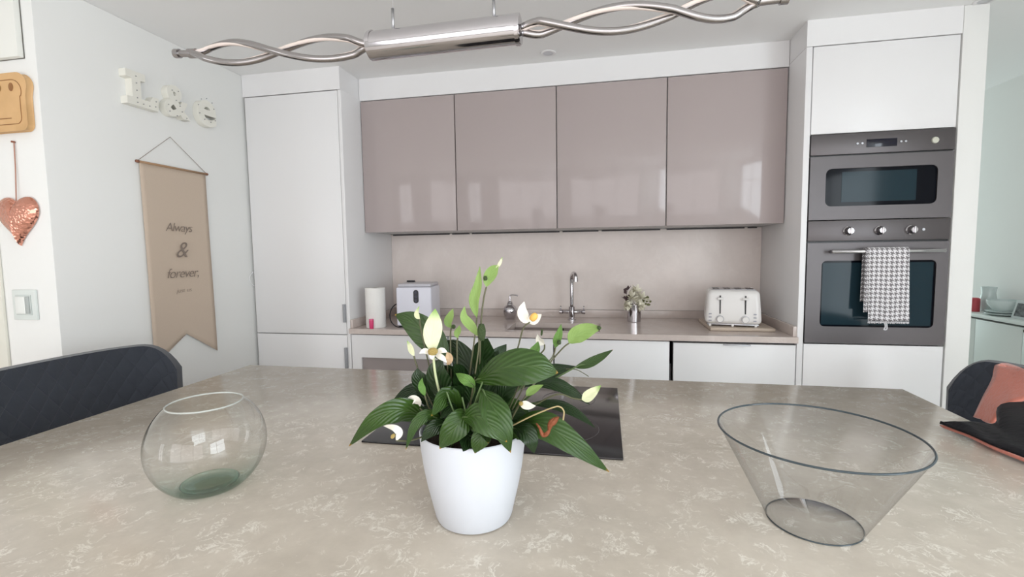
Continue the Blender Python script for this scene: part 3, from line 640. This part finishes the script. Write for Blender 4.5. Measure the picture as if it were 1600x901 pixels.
# ---------------------------------------------------------------- things on the worktop
CT = .9003
kr = thing('kitchen_roll', (-2.296, .062, CT), 'white kitchen paper roll standing at the left end of the worktop', 'paper roll')
paper = mat('paper', (242, 240, 236), .9, bump=(160, .25))
LT('paper', paper, kr, [(.02, 0), (.056, 0), (.0575, .002), (.0575, .232), (.056, .234), (.02, .234)], (-2.296, .062, CT), 40)
LT('cardboard_core', mat('cardboard', (170, 150, 126), .9), kr, [(.0185, .001), (.0195, .001), (.0195, .232), (.0185, .232), (.0185, .001)], (-2.296, .062, CT), 24)
pk = thing('pink_bottle', (-2.292, -.008, CT), 'tiny pink bottle standing in front of the paper roll', 'bottle')
LT('body', mat('pink_plastic', (222, 70, 120), .35), pk, [(0, 0), (.0105, 0), (.012, .002), (.013, .046), (.012, .05), (0, .05)], (-2.292, -.005, CT), 20)
LT('cap', mat('pink_cap', (232, 110, 150), .4), pk, [(0, .0505), (.013, .0505), (.013, .057), (0, .057)], (-2.292, -.005, CT), 20)
im = thing('ice_maker', (-2.07, .19, CT), 'white box shaped countertop machine with black oval control panel', 'appliance')
wp = mat('white_appliance', (226, 226, 236), .3); lidm = mat('grey_lid', (196, 194, 200), .3)
BX('body', wp, im, -2.178, -1.968, .07, .30, CT+.008, 1.136, .010, 4)
BX('lid', lidm, im, -2.172, -1.974, .085, .295, 1.1365, 1.156, .008, 4)
BX('lid_catch', black, im, -2.165, -2.115, .25, .268, 1.1565, 1.166, .002)
bm = bmesh.new(); prism(bm, frame_poly(.030, .078, .0148, 6), lambda a, b: (-2.058+a, .0695, 1.082+b), (0, -.003, 0)); cpn = link('control_panel', bm, mat('panel_black', (20, 20, 30), .2), im)
for k in range(3): LT('button', mat('button_grey', (62, 62, 76), .35), cpn, [(0, -.0012), (.008, -.0012), (.009, 0)], (-2.058, .0662, 1.058+k*.024), 16, 'Y')
for x in (-2.162, -1.985):
    for y in (.09, .28): LT('foot', black, im, [(0, 0), (.01, 0), (.01, .0075), (0, .0075)], (x, y, CT), 12)
TB('power_cord', black, im, smooth_path([(-2.13, .065, .9065), (-2.17, .055, .9055), (-2.205, .06, .93), (-2.222, .08, .97), (-2.220, .12, 1.01), (-2.205, .18, 1.03), (-2.196, .25, 1.02), (-2.18, .295, .99)], 6), .0035, 8)
im.rotation_euler[2] = math.radians(7)
sd = thing('soap_dispenser', (-1.563, .47, CT), 'round chrome soap dispenser with pump beside the sink', 'soap dispenser')
LT('bottle', chrome, sd, [(0, 0), (.030, 0), (.032, .003), (.036, .018), (.0425, .035), (.045, .052), (.043, .068), (.035, .083), (.022, .092), (.0195, .097), (.0195, .104), (0, .104)], (-1.563, .47, CT), 36, sm='all')
LT('pump_collar', chrome, sd, [(0, .1045), (.015, .1045), (.015, .114), (.007, .118), (.006, .150), (0, .150)], (-1.563, .47, CT), 20)
TB('pump_head', chrome, sd, smooth_path([(-1.565, .47, 1.052), (-1.55, .468, 1.057), (-1.52, .462, 1.056), (-1.51, .46, 1.052)], 4), .0042, 8)
vs_ = thing('flower_vase', (-.785, .43, CT), 'chrome pot of cream artificial flowers standing behind the worktop edge', 'vase')
LT('cup', chrome, vs_, [(0, 0), (.038, 0), (.040, .002), (.0425, .105), (.041, .105), (.038, .09), (0, .09)], (-.785, .43, CT), 36)
flm = mat('cream_petals', (252, 248, 230), .8); dkm = mat('dark_sprig', (74, 56, 58), .7); grn = mat('olive_sprig', (120, 122, 84), .7)
random.seed(5)
for (bx2, by2, bz2, R_) in ((-.80, .41, 1.045, .055), (-.745, .40, 1.045, .052), (-.775, .42, 1.085, .045), (-.82, .40, 1.0, .034), (-.745, .395, 1.0, .034)):
    bm = bmesh.new(); c0 = Vector((bx2, by2, bz2))
    for k in range(46):
        d_ = Vector((random.gauss(0, 1), random.gauss(-.3, 1), random.gauss(.2, 1))).normalized(); sdv = d_.cross(Vector((.3, .2, 1))).normalized()*.009
        e = c0+d_*R_*random.uniform(.8, 1.15); mp = c0.lerp(e, .6)
        a, b, c_, d2 = [bm.verts.new(v) for v in (c0, mp+sdv, e, mp-sdv)]; bm.faces.new((a, b, c_, d2))
        a2, c2 = bm.verts.new(c0), bm.verts.new(e); mm = bm.verts.new(mp+d_.cross(sdv).normalized()*.005); bm.faces.new((a, b, mm)) ; bm.faces.new((mm, b, c_))
    link('flower_head', bm, flm, vs_)
def sprig(pts, m, leafs, sz):
    bm = bmesh.new(); P = smooth_path(pts, 4); tube(bm, P, .0012, 5)
    for k in range(leafs):
        p_ = P[int(len(P)*(.3+.65*k/leafs))]; d_ = Vector((random.uniform(-1, 1), random.uniform(-.6, .2), random.uniform(-.4, 1))).normalized(); s = d_.cross(Vector((0, 1, .2))).normalized()*sz*.35
        q = [bm.verts.new(v) for v in (p_, p_+d_*sz*.5+s, p_+d_*sz, p_+d_*sz*.5-s)]; bm.faces.new(q)
    link('sprig', bm, m, vs_)
sprig([(-.80, .43, 1.0), (-.83, .42, 1.07), (-.805, .41, 1.12)], dkm, 7, .028)
sprig([(-.80, .43, 1.0), (-.83, .41, 1.03), (-.86, .40, 1.055)], dkm, 7, .026)
sprig([(-.77, .43, 1.0), (-.73, .41, 1.04), (-.695, .40, 1.035)], grn, 12, .026)
sprig([(-.77, .43, 1.0), (-.73, .40, 1.02), (-.70, .40, 1.005)], grn, 10, .022)
# board + toaster
bd = thing('serving_board', (-.24, .27, CT), 'pale stone chopping board lying under the cream toaster', 'board')
boardm = mat('board_stone', (196, 180, 164), .4, var=8)
BX('slab', boardm, bd, -.405, -.085, .13, .47, CT, CT+.018, .004, 3)
ts = thing('toaster', (-.255, .29, CT+.0184), 'cream four slice toaster with two levers and dials', 'toaster')
tcr = mat('cream_enamel', (236, 233, 230), .25); TZ = CT+.0184
bm = bmesh.new(); vs = box(bm, -.407, -.125, .15, .36, TZ+.014, TZ+.196)
for v in vs:
    if v.co.z > TZ+.1: v.co.x += .014 if v.co.x < -.26 else -.012; v.co.y += .012 if v.co.y < .3 else -.012
bmesh.ops.bevel(bm, geom=list(bm.edges), offset=.026, segments=5, affect='EDGES', profile=.5); link('body', bm, tcr, ts, smooth=50)
BX('base', satin, ts, -.392, -.140, .170, .34, TZ+.006, TZ+.0145, .002)
for x in (-.378, -.266, -.154):
    for y in (.175, .33): BX('foot', tcr, ts, x-.006, x+.006, y-.006, y+.006, TZ, TZ+.0125, .001)
BX('top_plate', satin, ts, -.372, -.158, .19, .32, TZ+.1958, TZ+.199, .001)
for k, x in enumerate((-.366, -.310, -.254, -.198)):
    BX('bread_slot', black, ts, x, x+.034, .195, .315, TZ+.1988, TZ+.1998)
    TB('slot_guard', chrome, ts, smooth_path([(x+.003, .20, TZ+.1995), (x+.01, .19, TZ+.208), (x+.024, .19, TZ+.208), (x+.031, .19, TZ+.1995)], 4), .0013, 6)
for x in (-.33, -.207):
    BX('lever_slot', black, ts, x-.003, x+.003, .1525, .157, TZ+.07, TZ+.168)
    lv = BX('lever', tcr, ts, x-.014, x+.014, .138, .152, TZ+.146, TZ+.158, .003)
    dl = LT('dial', tcr, ts, [(0, -.016), (.0145, -.016), (.016, -.013), (.016, 0)], (x, .1505, TZ+.042), 24, 'Y')
    LT('dial_ring', satin, dl, [(.0165, -.004), (.0195, -.004), (.0195, 0), (.0165, 0)], (x, .150, TZ+.042), 24, 'Y')
for x, zs in ((-.378, (.03, .048, .066)), (-.160, (.032, .05, .068))):
    for z in zs: BX('button', mat('toaster_print', (168, 168, 176), .5), ts, x-.008, x+.006, .1488, .1505, TZ+z, TZ+z+.006)

ts.rotation_euler[2] = math.radians(-9)
# ---------------------------------------------------------------- ceiling fittings
def downlight(x, y, lbl):
    t = thing('ceiling_light', (x, y, CZ-.002), lbl, 'ceiling light')
    LT('trim_ring', whitem, t, [(.028, -.004), (.040, -.004), (.043, -.0005), (.028, -.0005)], (x, y, CZ), 32)
    LT('lens', mat('lens_off', (200, 200, 204), .3), t, [(0, -.003), (.0275, -.003), (.0275, -.0005), (0, -.0005)], (x, y, CZ), 32)
downlight(-1.258, .09, 'small round recessed downlight in the ceiling above the wall cabinets')
downlight(.66, -.03, 'recessed downlight at the ceiling edge above the oven column')
# pendant: chrome canister with pairs of twisted tubes
LY = -1.5
ft = thing('pendant_lamp', (-1.31, LY, 1.81), 'long chrome pendant lamp with twisted tubes hanging above the island', 'lamp')
LC = Vector((-1.308, LY, 1.809))
strip = mat('led_diffuser', (226, 212, 204), .5); nick = mat('nickel', (168, 164, 164), .16, metal=1)
bm = bmesh.new(); tube(bm, [(-1.482, LY, 1.808), (-1.134, LY, 1.812)], .0305, 40); link('canister', bm, chrome, ft, smooth=50)
for xx in (-1.480, -1.144):
    bm = bmesh.new(); tube(bm, [(xx, LY, 1.81), (xx+.008, LY, 1.81)], .0312, 40); link('end_band', bm, chrome, ft, smooth=50)
for xx, zt in ((-1.425, 0), (-1.192, 0)):
    TB('rod', satin, ft, [(xx, LY, 1.838), (xx, LY, 1.885)], .0032, 8)
    TB('cable', mat('steel_cable', (200, 200, 202), .4), ft, [(xx, LY, 1.885), (xx, LY, CZ-.0005)], .00022, 5)
def axis(x):
    e = abs(x-LC.x)/.69; return Vector((x, LY, LC.z+.030*e*e if x < LC.x else LC.z+.008*e*e))
def strand(x0, x1, xs, ph0, A, name):
    """xs: crossing positions of the two strands"""
    pts = []; out = []; n = 64
    for i in range(n+1):
        x = x0+(x1-x0)*i/n
        k = 0
        while k < len(xs)-2 and x > xs[k+1]: k += 1
        ph = PI*(k+(x-xs[k])/(xs[k+1]-xs[k]))+ph0
        edge = min(1, abs(x-x0)/.05+.18, abs(x-x1)/.05+.18)
        off = Vector((0, .55*A*math.cos(ph)*edge, A*math.sin(ph)*edge))
        c = axis(x)+off; pts.append(c); out.append(c+Vector((0, .0048*math.cos(ph*1.0+2.4), .0048*math.sin(ph*1.0+2.4))))
    o = TB(name, nick, ft, pts, .0078, 14); TB('light_strip', strip, o, [p+Vector((0, .0, .0)) for p in out], .0046, 10)
for ph in (0, PI):
    strand(-1.958, -1.484, [-1.965, -1.737, -1.475], ph, .0235, 'twisted_tube')
    strand(-1.132, -.662, [-1.30, -1.062, -.822, -.655], ph+PI, .0235, 'twisted_tube')
bm = bmesh.new(); tube(bm, [axis(-2.0), axis(-1.948)], .0078, 16); tube(bm, [axis(-2.006), axis(-1.993)], .0108, 16); tube(bm, [axis(-1.965), axis(-1.945)], .0112, 16); link('end_cap', bm, nick, ft, smooth=50)
bm = bmesh.new(); tube(bm, [axis(-.67), axis(-.61)], .0078, 16); tube(bm, [axis(-.625), axis(-.61)], .0108, 16); link('end_cap', bm, nick, ft, smooth=50)

# ---------------------------------------------------------------- left wall: letters, banner
wl = mat('letter_white', (240, 238, 228), .5); bulbm = mat('bulb_grey', (150, 150, 148), .4)
XW = XLW+.0005
def letter_root(lbl, y, z): return thing('marquee_letter', (XW, y, z), lbl, 'letter', 'white marquee letters on the left wall')
def poly_letter(root, poly, holes_bulbs, depth=.036):
    bm = bmesh.new(); prism(bm, poly, lambda a, b: (XW, a, b), (depth, 0, 0)); bmesh.ops.triangulate(bm, faces=[f for f in bm.faces if len(f.verts) > 4])
    link('body', bm, wl, root)
    for (a, b) in holes_bulbs: LT('bulb', bulbm, root, [(0, .004), (.002, .0035), (.0028, 0)], (XW+depth, a, b), 8, 'X')
r_ = letter_root('white slab capital L marquee letter, first of the three', -.66, 2.02)
y0, z0 = -.742, 2.018
Lp = [(0, 0), (.15, .002), (.155, .062), (.125, .062), (.108, .035), (.068, .035), (.068, .115), (.092, .118), (.092, .150), (0, .150), (0, .118), (.026, .115), (.026, .035), (0, .032)]
poly_letter(r_, [(y0+a, z0+b) for a, b in Lp], [(y0+.047, z0+.13), (y0+.047, z0+.10), (y0+.047, z0+.068), (y0+.047, z0+.035), (y0+.047, z0+.015), (y0+.075, z0+.015), (y0+.105, z0+.015), (y0+.135, z0+.02), (y0+.14, z0+.045)])
def font_letter(root, ch, yc, zc, size, off, sx, bulbs, depth=.036):
    M4 = basis((0, sx, 0), (0, 0, 1), (1, 0, 0), (XW+depth/2, yc, zc))
    text_mesh('body', ch, size, wl, root, M4, ext=depth/2-.0002, off=off)
    for (a, b) in bulbs: LT('bulb', bulbm, root, [(0, .004), (.002, .0035), (.0028, 0)], (XW+depth, yc+a, zc+b), 8, 'X')
r_ = letter_root('white ampersand marquee letter, between the L and the last letter', -.49, 2.015)
font_letter(r_, '&', -.492, 2.090, .205, .007, .98, [(-.02, .055), (.015, .06), (.0, .012), (-.045, -.02), (-.04, -.05), (.0, -.062), (.02, -.01), (.055, -.06), (.03, -.035)])
r_ = letter_root('white rounded e shaped marquee letter, nearest the tall cabinet', -.31, 2.02)
font_letter(r_, 'e', -.305, 2.110, .262, .007, .98, [(-.035, .045), (.0, .058), (.035, .045), (-.055, .01), (-.05, -.03), (-.02, -.055), (.02, -.06), (.05, -.045), (.045, .015)])

bn = thing('fabric_banner', (XW, -.5, .82), 'beige fabric wall banner with handwritten words and swallowtail end', 'banner')
clothm = mat('banner_canvas', (208, 190, 172), .9, spec=.1, bump=(500, .2), var=3)
BY0, BY1, BZT = -.688, -.318, 1.770
bm = bmesh.new(); nu, nv = 16, 30; grid = []
for j in range(nv+1):
    row = []
    for i in range(nu+1):
        q = i/nu; notch = .815+.125*(1-abs(q-.5)*2)
        z = BZT+(notch-BZT)*j/nv; y = BY0+(BY1-BY0)*q+.006*(j/nv)
        row.append(bm.verts.new((XW+.012+.0035*math.sin(q*5+j*.12)*(j/nv), y, z)))
    grid.append(row)
for j in range(nv):
    for i in range(nu): bm.faces.new((grid[j][i], grid[j][i+1], grid[j+1][i+1], grid[j+1][i]))
cl = link('cloth', bm, clothm, bn, smooth='all'); so = cl.modifiers.new('t', 'SOLIDIFY'); so.thickness = .0012; so.offset = 0
TB('rod', mat('rod_wood', (170, 136, 104), .5), bn, [(XW+.012, BY0-.008, BZT+.003), (XW+.012, BY1+.008, BZT+.003)], .0055, 10)
for y in (BY0-.008, BY1+.008): TB('rod_cap', mat('copper_cap', (150, 104, 84), .35, metal=.7), bn, [(XW+.012, y-.006, BZT+.003), (XW+.012, y+.006, BZT+.003)], .0068, 10)
TB('cord', mat('cord_grey', (160, 150, 140), .8), bn, [(XW+.012, BY0-.004, BZT+.008), (XW+.003, -.508, 1.924), (XW+.012, BY1+.004, BZT+.008)], .0014, 6)
inkm = mat('banner_ink', (138, 124, 114), .8)
for txt, y, z, s, sh, sp in (('Always', -.507, 1.478, .062, .25, .85), ('&', -.503, 1.365, .115, .35, 1), ('forever,', -.500, 1.250, .068, .3, .88), ('just us', -.502, 1.165, .034, .3, 1)):
    text_mesh('lettering', txt, s, inkm, bn, basis((0, 1, 0), (0, 0, 1), (1, 0, 0), (XW+.0185, y, z)), ext=.0006, shear=sh, space=sp, off=-.001)

# ---------------------------------------------------------------- return wall: canvas, board, heart, switch
YW = YC-.0008
pf = thing('wall_canvas', (-3.3, YW, 2.09), 'plain white canvas cut off by the top left corner', 'picture')
BX('canvas', mat('canvas_white', (236, 236, 230), .7), pf, -3.45, -3.123, YW-.022, YW-.002, 2.095, 2.37, .002)
BX('back_frame', mat('frame_grey', (120, 118, 112), .6), pf, -3.452, -3.1215, YW-.0018, YW, 2.0935, 2.3715)  # thin grey edge around the canvas
# bread shaped board
bb2 = thing('bread_shaped_board', (-3.24, YW, 1.83), 'bread slice shaped wooden board with two eye holes on the white wall', 'board')
woodm = mat('beech', (214, 172, 120), .45, var=10); groove = mat('burnt_groove', (150, 104, 62), .6)
def bread(w_, h_, inset=0):
    P_ = []
    W, H = w_/2-inset, h_/2-inset
    for k in range(7): a = math.radians(-90+90*k/6); P_.append((W-.028+.022*math.cos(a), -H+.022+.022*math.sin(a)))
    P_ += [(W-.006, .02)]
    for k in range(9): a = math.radians(-25+115*k/8); P_.append((W-.045+.048*math.cos(a), H-.045+.045*math.sin(a)))
    L_ = [(-a, b) for a, b in P_][::-1]; return P_+L_
BC = (-3.232, 1.929)
bm = bmesh.new(); prism(bm, bread(.268, .208), lambda a, b: (BC[0]+a, YW-.001, BC[1]+b), (0, -.024, 0)); bmesh.ops.bevel(bm, geom=[e for e in bm.edges if e.calc_face_angle(0) > 1], offset=.004, segments=2, affect='EDGES', profile=.5); link('body', bm, woodm, bb2, smooth=50)
gp = [Vector((BC[0]+a, YW-.0255, BC[1]+b)) for a, b in bread(.268, .208, .022)]; TB('groove', groove, bb2, gp+[gp[0]], .0014, 6)
for ex in (-.1205, -.0605, ):
    bm = bmesh.new(); prism(bm, [(.0105*math.cos(a*PI/8), .0155*math.sin(a*PI/8)) for a in range(16)], lambda a, b, ex=ex: (-3.104+ex+a, YW-.0256, 1.984+b), (0, -.0012, 0)); link('eye_hole', bm, groove, bb2)
BX('burnt_line', groove, bb2, -3.32, -3.175, YW-.0262, YW-.0254, 1.868, 1.871)
# copper heart
HC = (-3.213, 1.0)
ht = thing('copper_heart', (-3.213, YW, 1.388), 'hammered copper heart hanging on a cord from the white wall', 'decoration')
copper = mat('hammered_copper', (224, 160, 140), .2, metal=1)
b_ = copper.node_tree.nodes['Principled BSDF']; vo = N(copper, 'ShaderNodeTexVoronoi'); vo.inputs['Scale'].default_value = 95; tc_ = N(copper, 'ShaderNodeTexCoord'); L(copper, tc_.outputs['Object'], vo.inputs['Vector'])
bp_ = N(copper, 'ShaderNodeBump'); bp_.inputs['Strength'].default_value = .7; bp_.inputs['Distance'].default_value = .003; L(copper, vo.outputs['Distance'], bp_.inputs['Height']); L(copper, bp_.outputs[0], b_.inputs['Normal'])
bm = bmesh.new(); n = 56; rings = []
def hpt(t): return (16*math.sin(t)**3/17*.106, (13*math.cos(t)-5*math.cos(2*t)-2*math.cos(3*t)-math.cos(4*t))/17*.112)
for k in range(1, 9):
    s = math.cos(PI/2*k/9) if k else 1; d = math.sin(PI/2*k/9)
    rings.append([bm.verts.new((-3.213+hpt(2*PI*i/n)[0]*s, YW-.004-.036*d, 1.498+hpt(2*PI*i/n)[1]*s)) for i in range(n)])
r0_ = [bm.verts.new((-3.213+hpt(2*PI*i/n)[0], YW-.004, 1.498+hpt(2*PI*i/n)[1])) for i in range(n)]; rings.insert(0, r0_)
for a, b in zip(rings, rings[1:]):
    for i in range(n): bm.faces.new((a[i], a[(i+1) % n], b[(i+1) % n], b[i]))
bm.faces.new(r0_[::-1]); cv = bm.verts.new((-3.213, YW-.042, 1.498))
for i in range(n): bm.faces.new((rings[-1][i], rings[-1][(i+1) % n], cv))
link('heart', bm, copper, ht, smooth=60)
TB('cord', mat('leather_cord', (176, 128, 110), .7), ht, [(-3.211, YW-.012, 1.555), (-3.208, YW-.006, 1.69), (-3.207, YW-.004, 1.785)], .0022, 6)
TB('nail', mat('nail_brown', (150, 96, 76), .5), ht, [(-3.207, YW-.001, 1.787), (-3.207, YW-.012, 1.787)], .004, 8)
sw = thing('light_switch', (-3.22, YW, 1.09), 'pale glass light switch plate below the copper heart', 'switch')
BX('plate', mat('switch_glass', (224, 230, 226), .15), sw, -3.282, -3.165, YW-.009, YW-.0005, 1.092, 1.212, .002)
BX('inner_frame', mat('switch_frame', (206, 212, 208), .25), sw, -3.262, -3.186, YW-.0125, YW-.0092, 1.112, 1.192, .001)
BX('rocker', mat('rocker_white', (238, 240, 236), .3), sw, -3.258, -3.210, YW-.017, YW-.0127, 1.118, 1.186, .002)
BX('rocker', mat('rocker_grey', (178, 184, 182), .3), sw, -3.208, -3.190, YW-.016, YW-.0127, 1.118, 1.186, .002)

# ---------------------------------------------------------------- chairs
def diamond(name, col):
    m = mat(name, col, .7, spec=.25, sheen=.3); b = m.node_tree.nodes['Principled BSDF']; uvn = N(m, 'ShaderNodeUVMap'); sp = N(m, 'ShaderNodeSeparateXYZ'); L(m, uvn.outputs[0], sp.inputs[0])
    a = M2(m, 'ADD', sp.outputs[0], sp.outputs[1]); c = M2(m, 'SUBTRACT', sp.outputs[0], sp.outputs[1])
    f = lambda v: M2(m, 'ABSOLUTE', M2(m, 'SINE', M2(m, 'MULTIPLY', v, PI/.085)))
    h = M2(m, 'POWER', M2(m, 'MINIMUM', f(a), f(c)), .5); bp = N(m, 'ShaderNodeBump'); bp.inputs['Strength'].default_value = .55; bp.inputs['Distance'].default_value = .006; L(m, h, bp.inputs['Height']); L(m, bp.outputs[0], b.inputs['Normal'])
    return m
fab = diamond('charcoal_quilted_fabric', (54, 58, 66)); legm = mat('black_metal', (28, 28, 30), .4, metal=.6)
def tub_chair(x, y, face, ztop, lbl, half=.29, drop=.12, span=64):
    """face +1: faces +x"""
    t = thing('dining_chair', (x, y, 0), lbl, 'chair', 'charcoal tub chairs at the island')
    def shell():
        bm = bmesh.new(); uv = bm.loops.layers.uv.new('UVMap'); nu, nv = 40, 12; thick = .045
        def pt(u, v, o):               # u -1..1 around the tub, v 0..1 up
            a = u*math.radians(span); au = abs(u)
            top = ztop-drop*max(0, (au-.66)/.34)**2.2-.012*au*au
            rr = .235+.02*v+o; k = 3.2
            ca, sa = math.cos(a), math.sin(a); sc = (abs(ca)**k+abs(sa)**k)**(-1/k)
            return Vector((x-face*(rr*ca*sc*.95), y+sa*sc*(rr+half-.24), .44+(top-.44)*v))
        G = {}
        for s, o in ((0, 0), (1, thick)):
            for i in range(nu+1):
                for j in range(nv+1):
                    G[s, i, j] = bm.verts.new(pt(-1+2*i/nu, j/nv, o))
        def q(a, b, c, d, uvs):
            f = bm.faces.new((a, b, c, d))
            for l, w in zip(f.loops, uvs): l[uv].uv = w
        for i in range(nu):
            for j in range(nv):
                w = [((i+di)*.03, (j+dj)*.045) for di, dj in ((0, 0), (1, 0), (1, 1), (0, 1))]
                for s in (0, 1): q(G[s, i, j], G[s, i+1, j], G[s, i+1, j+1], G[s, i, j+1], w)
            for j in (0, nv): q(G[0, i, j], G[0, i+1, j], G[1, i+1, j], G[1, i, j], [(i*.03, 0)]*4)
        for i in (0, nu):
            for j in range(nv): q(G[0, i, j], G[0, i, j+1], G[1, i, j+1], G[1, i, j], [(0, j*.04)]*4)
        es = [e for e in bm.edges if e.is_manifold and e.calc_face_angle(0) > 1.1]
        bmesh.ops.bevel(bm, geom=es, offset=.015, segments=3, affect='EDGES', profile=.5)
        return link('backrest', bm, fab, t, smooth=60)
    shell()
    BX('seat', fab, t, x-.23, x+.23, y-half+.06, y+half-.06, .40, .49, .03, 4)
    for sx in (-1, 1):
        for sy in (-1, 1): TB('leg', legm, t, [(x+sx*.17, y+sy*.16, .398), (x+sx*.22, y+sy*.21, .001)], [.014, .009], 10)
    return t
tub_chair(-2.52, -1.325, 1, .998, 'charcoal quilted fabric chair at the left end of the island', half=.355, drop=.10)
tub_chair(.235, -.735, -1, .912, 'dark fabric chair at the right end of the island under a jacket', half=.285, drop=.12)
# jacket: black lining side up, coral suede side showing on the edge and over the chair
jk = thing('suede_jacket', (-.1, -1.4, IZ), 'coral suede jacket with black lining over the island corner and right chair', 'jacket')
coral = mat('coral_suede', (206, 128, 112), .85, spec=.15, sheen=.4, bump=(120, .3)); lining = mat('black_lining', (20, 19, 24), .6, spec=.3, bump=(60, .4))
def ruled(name, A, B, m, n=8, parent=None, th=.004, bulge=.0):
    a = smooth_path(A, 6); b = smooth_path(B, 6); bm = bmesh.new(); g = []
    for i in range(len(a)):
        row = []
        for j in range(n+1):
            q = j/n; p_ = a[i].lerp(b[i], q)+Vector((0, 0, bulge*math.sin(PI*q)+.003*math.sin(i*.9+q*7)*math.sin(PI*q))); row.append(bm.verts.new(p_))
        g.append(row)
    for i in range(len(a)-1):
        for j in range(n): bm.faces.new((g[i][j], g[i+1][j], g[i+1][j+1], g[i][j+1]))
    o = link(name, bm, m, parent, smooth='all'); s = o.modifiers.new('t', 'SOLIDIFY'); s.thickness = th; s.offset = 0; return o
A = [atz(1469, 662, .916), atz(1512, 677, .918), atz(1555, 696, .918), atz(1603, 714, .918), Vector((-.10, -1.60, .92))]
B = [atz(1471, 661, .918), atz(1515, 659, .925), atx(1556, 661, -.03), atx(1577, 629, .06), Vector((.20, -1.28, .97))]
ruled('lining', A, B, lining, parent=jk, bulge=.004)
E_ = [atz(1469, 664, .909), atz(1515, 681, .911), atz(1555, 700, .911), atz(1602, 719, .912), Vector((-.105, -1.61, .912))]
TB('coral_edge', coral, jk, smooth_path(E_, 6), [.0015]+[.0042]*24, 8)
A = [atx(1523, 652, .075), atx(1537, 622, .10), atx(1551, 594, .13), atx(1557, 571, .16), ]
B2 = [atx(1552, 662, .06), atx(1574, 632, .08), atx(1615, 618, .12), atx(1640, 585, .16)]
ruled('sleeve', A, B2, coral, parent=jk, th=.008, bulge=.0)
A = [atx(1557, 571, .16), atx(1562, 568, .19), atx(1575, 569, .22), atx(1600, 577, .22), atx(1640, 590, .20)]
B3 = [atx(1550, 600, .13), atx(1565, 605, .14), atx(1580, 610, .14), atx(1605, 622, .13), atx(1645, 640, .13)]
ruled('collar', A, B3, coral, parent=jk, th=.008)

# ---------------------------------------------------------------- sideboard on the right
sbm = mat('sideboard_white', (226, 232, 228), .4)
sb = thing('sideboard', (1.48, .6, 0), 'white sideboard against the right wall beyond the oven column', 'sideboard')
BX('carcass', sbm, sb, 1.392, 1.598, -.2, 1.34, .05, .868)
BX('top', sbm, sb, 1.364, 1.598, -.22, 1.35, .878, .90, .002)
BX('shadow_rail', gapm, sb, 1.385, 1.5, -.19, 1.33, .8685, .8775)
for a, b in ((1.0, 1.33), (.645, .996), (.24, .641), (-.165, .236)):
    d = BX('door', sbm, sb, 1.372, 1.3915, a, b, .08, .866, .0015)
LT('knob', black, d, [(0, -.02), (.012, -.02), (.009, -.001)], (1.372, .22, .84), 14, 'X')
LT('knob', black, sb, [(0, -.022), (.011, -.022), (.008, -.001)], (1.372, .60, .853), 14, 'X')
cn = thing('red_candle', (1.44, 1.12, .9), 'small red candle on the sideboard beside the oven column', 'candle')
p_ = atx(1520, 476, 1.44)
LT('wax', mat('red_wax', (190, 76, 84), .5), cn, [(0, 0), (.028, 0), (.028, .085), (.02, .09), (0, .088)], (1.44, 1.12, .9005), 24)
gs = mat('tableware_glass', (208, 220, 218), .12, spec=.7)
tl = thing('stacked_tableware', (1.47, .92, .9), 'pale glass bowl stacked on plates on the white sideboard', 'tableware')
LT('plate', gs, tl, [(0, 0), (.07, .0), (.095, .012), (.093, .014), (.068, .004), (0, .004)], (1.47, .92, .9005), 40)
LT('plate', gs, tl, [(0, .014), (.068, .014), (.088, .026), (.086, .028), (.065, .018), (0, .018)], (1.47, .92, .9005), 40)
LT('bowl', gs, tl, [(0, .028), (.05, .028), (.082, .07), (.085, .095), (.082, .095), (.078, .072), (.048, .034), (0, .034)], (1.47, .92, .9005), 40)
jg = thing('glass_jug', (1.53, 1.14, .9), 'tall pale glass jug behind the stacked plates on the sideboard', 'jug')
LT('body', gs, jg, [(0, 0), (.035, 0), (.04, .01), (.045, .06), (.035, .12), (.04, .16), (.037, .16), (.032, .12), (.041, .06), (.036, .012), (0, .008)], (1.53, 1.14, .9005), 28)
ph = thing('photo_frame', (1.44, .73, .9), 'small framed photograph leaning on the white sideboard', 'picture frame')
def tilt_box(name, m, parent, y0_, y1_, z0_, z1_, x0_, th_, lean=.25):
    bm = bmesh.new(); vs = box(bm, x0_, x0_+th_, y0_, y1_, z0_, z1_)
    for v in vs: v.co.x += (v.co.z-.9)*lean; 
    return link(name, bm, m, parent)
fr_ = tilt_box('frame', mat('silver_frame', (200, 206, 206), .3), ph, .66, .80, .9008, 1.005, 1.42, .012)
phm = mat('photo_print', (70, 72, 74), .3, bump=None, var=45); tilt_box('picture', phm, ph, .675, .785, .916, .992, 1.4188, .001)
for n_ in phm.node_tree.nodes:
    if n_.type == 'TEX_NOISE': n_.inputs['Scale'].default_value = 60
